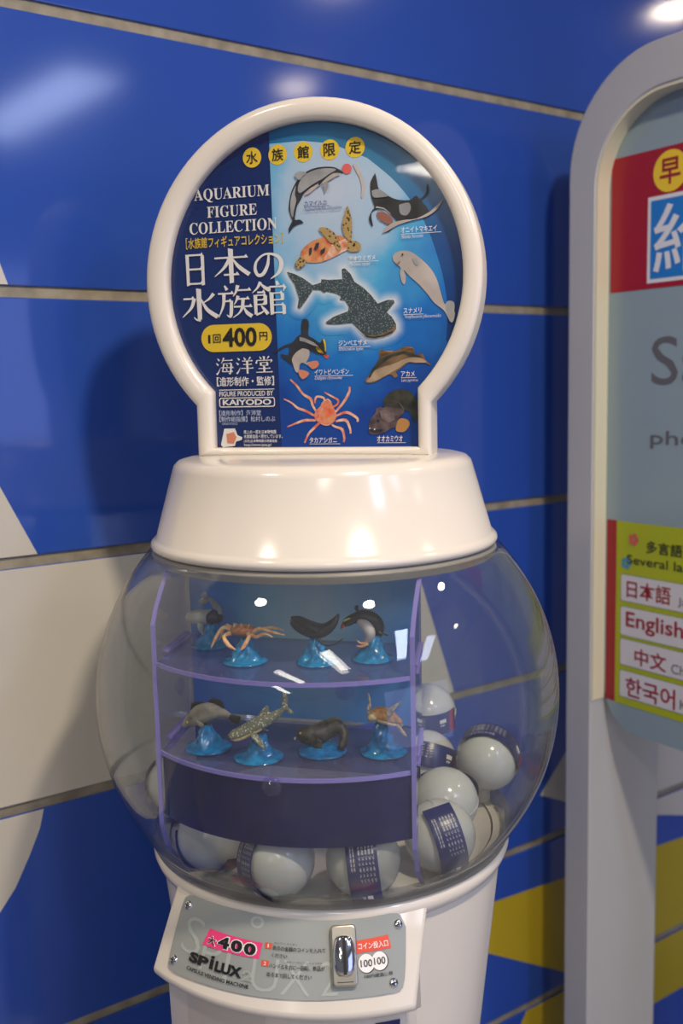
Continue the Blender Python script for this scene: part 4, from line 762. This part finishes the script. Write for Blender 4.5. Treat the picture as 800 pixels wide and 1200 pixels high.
def shelf(zt, rad):
    t = .0028; a_m = math.asin((HX-.0014)/rad); bm = bmesh.new()
    P = [(bx(1)-.0014, NB*-1), (bx(-1)+.0014, -NB)] + [(rad*math.sin(-a_m+2*a_m*k/32), -rad*math.cos(-a_m+2*a_m*k/32)) for k in range(33)]
    up_ = [bm.verts.new((x, y, zt+IZ)) for x, y in P]; lo = [bm.verts.new((x, y, zt-t+IZ)) for x, y in P]; n = len(P)
    bm.faces.new(up_); bm.faces.new(lo[::-1])
    for k in range(n): bm.faces.new((up_[k], lo[k], lo[(k+1) % n], up_[(k+1) % n]))
    o = link('shelf_board', bm, M['shelf'], ins)
    b = bmesh.new(); lathe(b, [(rad, zt-.0033+IZ), (rad+.0022, zt-.0033+IZ), (rad+.0022, zt+.0006+IZ), (rad, zt+.0006+IZ)], 40, -math.degrees(a_m), math.degrees(a_m), close=True)
    link('front_edge', b, M['edge'], o, True, autos=40)
shelf(1.187, .2060); shelf(1.097, .2045)
bm = bmesh.new(); box(bm, bx(-1)+.0015, bx(1)-.0015, -NB, -NB+.0025, 1.100+IZ, 1.278+IZ)
bk = link('back_card', bm, M['back_print'], ins); bk['label'] = 'blue underwater picture card'
bm = bmesh.new(); box(bm, bx(-1)+.0015, bx(1)-.0015, -NB, -NB+.0025, 1.045+IZ, 1.093+IZ); link('lower_back_card', bm, M['skirt'], ins)
bm = bmesh.new(); lathe(bm, [(.2035, 1.031+IZ), (.2045, 1.031+IZ), (.2045, 1.0935+IZ), (.2035, 1.0935+IZ)], 40, -37.5, 37.5, close=True); link('front_skirt', bm, M['skirt'], ins, True, autos=40)
# suction button on the lower edge, another on the top shelf's back and on the left side panel
def suction(loc, rad, rot):
    b = bmesh.new(); lathe(b, [(0.0001, 0), (rad, 0), (rad*1.02, .0012), (rad*.62, .003), (rad*.5, .0055), (rad*.28, .0062), (.0001, .0058)], 28)
    o = link('suction_pad', b, M['acrylic'], ins, True, autos=50); o.location = loc; o.rotation_euler = rot; return o
a = 1.0; suction((.2065*math.sin(R(a)), -.2068*math.cos(R(a)), 1.090+IZ), .0095, (R(90), 0, R(a)))
suction((.033, -.0560, 1.135+IZ), .010, (R(90), 0, 0))
suction((-HX-.0075, -.09, 1.14+IZ), .009, (0, R(-90), 0))

# ================================================================ FIGURES
def lw(x, y, z=0):
    c_, s_ = math.cos(YAW), math.sin(YAW); return (AX[0]+x*c_-y*s_, AX[1]+x*s_+y*c_, z)
def mound(par, hgt, seed, rx=.0205):
    rn = random.Random(seed); ph = [rn.uniform(0, 6.28) for _ in range(6)]
    b = bmesh.new()
    lathe(b, [(.0001, .0003), (rx, .0003), (rx+.0006, .0012), (rx, .0022), (.0165, .003)]+[(.0155-.0105*(k/9)**.8, .0035+(hgt-.0035)*k/9) for k in range(10)]+[(.0001, hgt+.0008)], 40)
    for v_ in b.verts:
        r_ = math.hypot(v_.co.x, v_.co.y)
        if v_.co.z > .0028 and r_ > .001:
            t = math.atan2(v_.co.y, v_.co.x); k = 1+.13*math.sin(3*t+ph[0]+v_.co.z*300)+.08*math.sin(7*t+ph[1]-v_.co.z*500)
            v_.co.x *= k; v_.co.y *= k; v_.co.z += .0009*math.sin(5*t+ph[2])
            v_.co.x += .0025*math.sin(ph[3])*(v_.co.z/hgt); 
    return link('wave_base', b, M['stand'], par, True, autos=60)
def part(par, name, m, tubes, ups=None, label=None, seg=12):
    b = bmesh.new()
    for i, t in enumerate(tubes): tube(b, t, up=(ups[i] if ups else (0, 0, 1)), seg=seg)
    o = link(name, b, M[m], par, True); 
    if label: o['label'] = label
    return o
ST_, SB_ = 1.1872, 1.0972
def fig(name, label, x, y, z): return empty(name, lw(x, y, z), YAW, label, 'figurine', 'sea animal figurines on the display shelf')
# 1 porpoise
f = fig('porpoise_figurine', 'small grey porpoise figurine at the left end of the upper display shelf', -.097, -.096, ST_)
mound(f, .025, 1, .020)
part(f, 'body', 'porpoise', [[(-27, 0, 29, 1.2), (-25, 0, 29, 4), (-20, 0, 29.5, 6.5), (-11, 0, 30, 8), (-2, 1, 30.5, 8.3), (4, 5, 32, 7), (5, 9, 37, 4.6), (0, 11, 43, 3), (-5, 11, 48, 1.8)]])
part(f, 'dorsal_side', 'dark_grey', [[(-4, 1, 34, 3), (0, 0, 31, 8), (6, 1, 30, 7.5), (10, 2, 30, 5), (13, 2, 32, 1)]])
part(f, 'tail_fluke', 'porpoise', [[(-5, 11, 47, 1), (-7, 6, 50, 4, 1), (-4, 0, 56, 1.5, .6)], [(-5, 11, 47, 1), (-11, 12, 44, 4, 1), (-17, 12, 43, 1, .6)]], [(0, 1, .3)]*2)
part(f, 'flipper', 'porpoise', [[(-9, -5, 25, 3, 1), (-7, -8, 19, 3.2, 1), (-4, -9, 14, 1.2, .6)], [(-1, 3, 25, 3, 1), (3, 4, 21, 2, 1)]])
# 2 spider crab
f = fig('crab_figurine', 'orange long legged spider crab figurine on the upper display shelf beside the porpoise', -.041, -.146, ST_)
mound(f, .0235, 2, .0215)
part(f, 'shell', 'fig_crab_red', [[(-17, 2, 30, 1.5), (-13, 2, 30.5, 6, 4), (-4, 2, 31, 10, 5.5), (5, 2, 30.5, 8.5, 5), (10, 2, 29, 2, 2)]])
part(f, 'shell_spines', 'fig_crab_tip', [[(-14, -2, 33, 1.6), (-16, -4, 38, .3)], [(-9, -2, 35, 1.6), (-9, -4, 39, .3)], [(-2, -2, 36, 1.6), (-1, -5, 39, .3)], [(4, 0, 34, 1.4), (6, -1, 38, .3)]], seg=8)
for L_ in ([(-12, 0, 30, 2.2), (-20, -4, 34, 1.8), (-27, -6, 24, 1.7), (-32, -7, 14, .5)], [(-12, -4, 29, 2.4), (-18, -8, 26, 2), (-12, -12, 19, 2.2), (-4, -14, 15.5, .6)], [(6, -5, 29, 2.4), (8, -9, 27, 2), (4, -12, 19, 2), (1, -14, 15, .6)], [(8, 0, 29, 2.2), (17, -2, 34, 2), (29, -3, 31.5, 1.7), (42, -3, 29, .8)], [(8, 5, 29, 2), (16, 9, 31, 1.7), (25, 12, 32, 1.5), (36, 14, 29, .6)], [(8, -3, 28, 2), (15, -7, 27, 1.8), (24, -9, 31, 1.5), (32, -9, 28, .6)], [(-12, 5, 30, 2), (-21, 9, 33, 1.6), (-27, 12, 25, 1.4), (-31, 13, 17, .5)], [(-9, 7, 30, 2), (-14, 13, 33, 1.6), (-18, 18, 24, .6)]):
    part(f, 'leg', 'fig_crab', [L_], seg=8)
# 3 manta
f = fig('manta_ray_figurine', 'dark grey manta ray figurine with raised wing on the upper display shelf beside the penguin', .029, -.137, ST_)
mound(f, .024, 3, .020)
part(f, 'body', 'dark_grey', [[(-26, 2, 41, 1, 2), (-24, 2, 40, 3.5, 5), (-18, 2, 37, 7, 7.5), (-9, 2, 33, 9, 8), (0, 2, 31, 10, 7.5), (9, 2, 33, 9, 6), (17, 2, 40, 6, 4), (22, 2, 48, 1, 1)]], [(0, 0, 1)], seg=20)
part(f, 'wing_top', 'dark_grey', [[(-24, -1, 44, 2, 1), (-16, -3, 43, 5, 3), (-6, -5, 38, 6, 4), (4, -5, 34, 6, 4)]], [(.4, 0, 1)], seg=16)
part(f, 'tail', 'dark_grey', [[(4, -8, 26, 2), (12, -12, 21, 1.1), (22, -14, 23, .9), (30, -14, 29, .5)]], seg=8)
part(f, 'peg', 'globe_rim', [[(0, 2, 23, 1.4), (0, 2, 30, 1.4)]], seg=8)
# 4 penguin
f = fig('penguin_figurine', 'black and white crested penguin figurine leaping at the right end of the upper display shelf', .078, -.115, ST_)
mound(f, .0235, 4, .0205)
part(f, 'body', 'fig_black', [[(-27, -3, 33, 2), (-24, -3, 36, 4.4), (-17, -2, 40, 5.2), (-7, 0, 42, 7), (2, 1, 37, 8), (6, 2, 29, 6.5), (6, 2, 22, 3)]])
part(f, 'belly', 'fig_white', [[(-12, -6, 38, 2.5), (-6, -7, 36, 5), (-1, -6.5, 30, 5.8), (-1, -5, 23, 5), (-5, -5, 18, 2.6)]])
part(f, 'flipper', 'fig_black', [[(-12, 0, 44, 2.4, 1.2), (-14, -3, 50, 2.2, 1), (-13, -4, 53, 2.6, 1)], [(5, 0, 33, 2.6, 1.2), (10, -2, 27, 2.6, 1), (17, -3, 25, 1, .6)]])
part(f, 'crest', 'fig_yellow', [[(-26, -6, 38, 1), (-23, -7.4, 40, 1), (-19, -7.5, 41.5, .4)]], seg=8)
part(f, 'beak', 'fig_red', [[(-26, -4, 35, 2.2), (-28, -5, 32, 1.8), (-29, -5.6, 30, .6)]], seg=8)
part(f, 'foot', 'fig_foot', [[(-4, -6, 18, 2), (-9, -7, 17, 2.2, 1.2), (-13, -8, 20, 1.2, .8)], [(-2, -7, 17, 2), (-8, -9, 14.5, 2.2, 1.2), (-13, -10, 15, 1, .8)]], seg=8)
# 5 barramundi
f = fig('perch_figurine', 'arched brown perch figurine with spiny fin at the left of the lower shelf', -.083, -.146, SB_)
mound(f, .023, 5, .0225)
part(f, 'body', 'fig_fish', [[(-26, 0, 20, 1.2, 1.5), (-23, 0, 23, 2.5, 4), (-15, 0, 29, 4, 8), (-5, 0, 35, 5, 10), (6, 1, 38, 4.5, 8.5), (15, 3, 36, 3, 5), (22, 4, 32.5, 1.8, 3)]], seg=16)
part(f, 'tail_fin', 'fig_fish_dark', [[(21, 4, 33, 1, 2), (26, 5, 30, .8, 4), (32, 6, 28, .5, 4.5)]])
part(f, 'dorsal_fin', 'fig_fish_dark', [[(-17, 0, 37, .6, .6), (-13, 0, 41, .7, 4.2), (-6, 0, 44, .7, 3.2), (-1, 0, 45, .6, 1)], [(1, 1, 45, .7, 1), (6, 1, 47, .8, 4), (13, 2, 44, .8, 4.5), (17, 3, 41, .5, 1)]])
for k in range(5): part(f, 'spine', 'fig_fish_dark', [[(-15+k*3, 0, 39+k*.9, .6), (-16+k*3, 0, 46.5+k*.3, .2)]], seg=6)
part(f, 'pelvic_fin', 'fig_fish_dark', [[(-3, 0, 26, 1, 2.5), (1, 0, 22, .8, 3), (3, 0, 20, .5, 1)]])
part(f, 'pectoral_fin', 'fig_fish', [[(-10, -4.6, 29, .5, 1), (-6, -5.6, 26, .6, 2.6), (-2, -5.8, 24, .4, 2)]])
part(f, 'eye', 'fig_yellow', [[(-20, -3, 26, 1.2), (-20, -3.8, 26, .8)]], seg=10)
# 6 whale shark
f = fig('whale_shark_figurine', 'spotted whale shark figurine on the lower display shelf over the round suction button', -.025, -.160, SB_)
mound(f, .022, 6, .0235)
part(f, 'body', 'whale_skin', [[(-25, -3, 21, 5, 3), (-24, -3, 21.5, 7.5, 5), (-17, -2, 24, 9, 6), (-7, 0, 29, 9, 7), (3, 1, 35, 7.5, 7), (14, 2, 41, 5, 5), (22, 3, 46, 2.8, 3), (28, 3, 52, 1.6, 2)]], seg=20)
part(f, 'mouth_side', 'fig_turtle_skin', [[(-25.4, -4, 18.8, 4, 1.5), (-18, -4, 19.6, 7, 2.4), (-8, -3, 24, 6.6, 2.4), (4, -1, 30, 4, 2)]], seg=14)
part(f, 'dorsal_fin', 'whale_skin', [[(5, 0, 40, 1.2, 5), (8, 0, 46, 1, 4), (10, 0, 52, .6, 1.2)]], [(1, 0, .2)])
part(f, 'pectoral_fin', 'whale_skin', [[(-3, -7, 26, 4, 1.6), (5, -11, 20, 4, 1.4), (11, -14, 14.5, 1.4, .8)], [(-6, 8, 27, 4, 1.6), (-1, 15, 23, 3, 1.2), (3, 20, 20, 1, .6)]])
part(f, 'tail_fin', 'whale_skin', [[(26, 3, 50, 1.4, 2.5), (27, 3, 58, 1.1, 3), (26, 3, 68, .7, 1)], [(27, 3, 50, 1.2, 2), (32, 3, 47, 1, 2), (35, 3, 45, .6, 1)]], [(1, 0, 0)]*2)
# 7 wolf fish
f = fig('wolf_fish_figurine', 'dark mottled wolf fish figurine with curled tail on the lower display shelf', .031, -.133, SB_)
b = bmesh.new(); lathe(b, [(.0001, .0003), (.0235, .0003), (.0240, .0014), (.0225, .0026), (.017, .0045), (.012, .0085), (.0001, .010)], 40); link('wave_base', b, M['stand'], f, True)
part(f, 'body', 'fig_wolf', [[(-24, -4, 15, 3), (-21, -4, 16, 7), (-13, -3, 17, 9, 9), (-3, 0, 17.5, 8.5, 9), (6, 4, 21, 7, 8), (14, 6, 24, 6, 6.5), (20, 4, 20, 5, 6), (22, -1, 13, 4, 5.5), (20, -6, 6, 2.5, 3.5)]], seg=16)
part(f, 'pectoral_fin', 'fig_wolf', [[(-8, -10, 14, 1.4, 4), (-2, -12, 12, 1.2, 6), (3, -12, 12, .8, 4)]])
part(f, 'dorsal_fin', 'fig_wolf', [[(-8, 0, 25, 1, 2), (2, 3, 28, 1, 3), (12, 6, 31, 1, 3), (19, 6, 28, 1, 2)]])
part(f, 'teeth', 'fig_white', [[(-26, -7, 15, .9), (-26.4, -7.4, 13, .5)], [(-26, -4, 14.6, .9), (-26.6, -4.4, 12.6, .5)], [(-24.6, -9, 15.4, .9), (-25, -9.6, 13.4, .5)]], seg=8)
part(f, 'eye', 'fig_yellow', [[(-19, -9.4, 20.5, 1.3), (-19.4, -10.4, 20.8, .8)]], seg=10)
# 8 turtle
f = fig('turtle_figurine', 'orange sea turtle figurine with raised flippers at the right of the lower display shelf', .0895, -.122, SB_)
mound(f, .029, 8, .0225)
part(f, 'shell', 'fig_turtle', [[(-12, 0, 38, 3, 2), (-8, 0, 39, 8, 5), (1, 0, 38, 11, 6.5), (10, 1, 34, 8.5, 5), (18, 2, 30, 2, 1.5)]], [(.3, 0, 1)], seg=18)
part(f, 'belly', 'fig_turtle_skin', [[(-10, -1, 35, 5, 2), (0, -2, 33.5, 9, 3), (9, -1, 30.5, 7, 2.6), (15, 0, 28, 2, 1)]], [(.3, 0, 1)])
part(f, 'head', 'fig_turtle_skin', [[(-7, -6, 37, 3.4), (-8, -9, 37.5, 4.6), (-9, -13, 37, 4), (-9, -15, 36, 1.5)]])
part(f, 'front_flipper', 'fig_turtle_skin', [[(-11, -4, 34, 1.2, 2), (-13, -5, 42, 1, 2), (-12, -4, 50, 1, 1.7), (-14, -3, 59, .4, .6)], [(3, -7, 34, 1.4, 3), (8, -9, 43, 1.1, 3), (14, -10, 50, .8, 1.8), (20, -10, 55, .4, .6)]])
part(f, 'hind_flipper', 'fig_turtle_skin', [[(14, -3, 29, 1.2, 2), (20, -5, 23, 1, 2), (24, -6, 19.5, .5, .8)], [(14, 4, 29, 1.2, 2), (17, 7, 25, 1, 2)]])
part(f, 'peg', 'globe_rim', [[(4, 0, 27, 1.2), (3.6, 0, 34, 1.2)]], seg=8)

# ================================================================ CAPSULES
CR_ = .0358
def capsule(x, y, z, rot, label, milky=False, txt=True):
    t = empty('toy_capsule', lw(x, y, z-CR_), YAW, label, 'capsule', 'toy capsules piled in the globe')
    Mx = Matrix.Translation((0, 0, CR_)) @ rot.to_matrix().to_4x4() if hasattr(rot, 'to_matrix') else None
    def arcs(r_, a, b_, n=16): return [(max(r_*math.cos(R(a+(b_-a)*k/n)), .0001), r_*math.sin(R(a+(b_-a)*k/n))) for k in range(n+1)]
    b = bmesh.new(); lathe(b, arcs(CR_, -90, 0)+[(CR_+.0006, -.0005), (CR_+.0006, .0015), (CR_, .0015)], 48); o1 = link('lower_half', b, M['capsule'], t, True, autos=50); o1.matrix_local = Mx
    b = bmesh.new(); lathe(b, [(CR_, .0015)]+arcs(CR_, 3, 90), 48); o2 = link('upper_half', b, M['capsule_clear'] if milky else M['capsule'], t, True, autos=50); o2.matrix_local = Mx
    # paper wrapper band, with small writing
    b = bmesh.new(); lathe(b, [(CR_+.0012, -.0145), (CR_+.0014, -.014), (CR_+.0014, .014), (CR_+.0012, .0145)], 48, -75, 75); o3 = link('paper_band', b, M['band'], t, True, autos=50); o3.matrix_local = Mx
    if txt:
        fb = lambda a_, z_, r_: ((CR_+.0014+r_)*math.sin(R(a_)), -(CR_+.0014+r_)*math.cos(R(a_)), z_*.001)
        pr = [T('水族館フィギュア', (-55+0, 9.4-k*3.2, 62, 2.1), .0) for k in range(5)] + [T('造形制作海洋堂', (-55, -8.4-k*2.6, 44, 1.6), .0) for k in range(2)] + [T('PP', (36, -4, 9, 3.0), .01), rect(34, 1, 48, 6, 4)]
        o4 = put(pr, fb, 'lettering', M['white_ink'], o3, .0003)
        o5 = put([rect(56, -14, 70, 14, 4)], fb, 'red_strip', M['sign_letter_red'], o3, .0003)
    return t
from mathutils import Euler
E_ = lambda a, b, c: Euler((R(a), R(b), R(c)))
FL = .9652+CR_+.0012
capsule(.166, .080, 1.020, E_(-82, 28, 0), 'pearl capsule at the upper right of the pile, its blue band turned away')
capsule(.080, .172, 1.040, E_(10, 0, 0), 'pearl capsule at the back of the pile just right of the shelf, showing its top')
capsule(.090, .106, FL, E_(-32, 12, 8), 'capsule with a blue band close behind the right edge of the shelf')
capsule(.130, -.006, FL, E_(-15, 0, 185), 'plain pearl capsule in the middle of the right hand pile')
capsule(.138, -.090, FL, E_(0, 78, 30), 'capsule at the right front with a wide blue band of white writing')
capsule(.075, -.155, FL, E_(5, 84, 20), 'capsule under the shelf skirt with a blue and red band', True)
capsule(-.005, -.172, FL, E_(10, 80, -30), 'pearl capsule under the middle of the shelf skirt, blue band at its left')
capsule(-.086, -.136, FL, E_(70, 10, -20), 'capsule lying low at the left under the shelf with its band facing the globe')
capsule(-.172, -.030, FL, E_(20, 40, -30), 'capsule at the far left beside the shelf with a blue band')
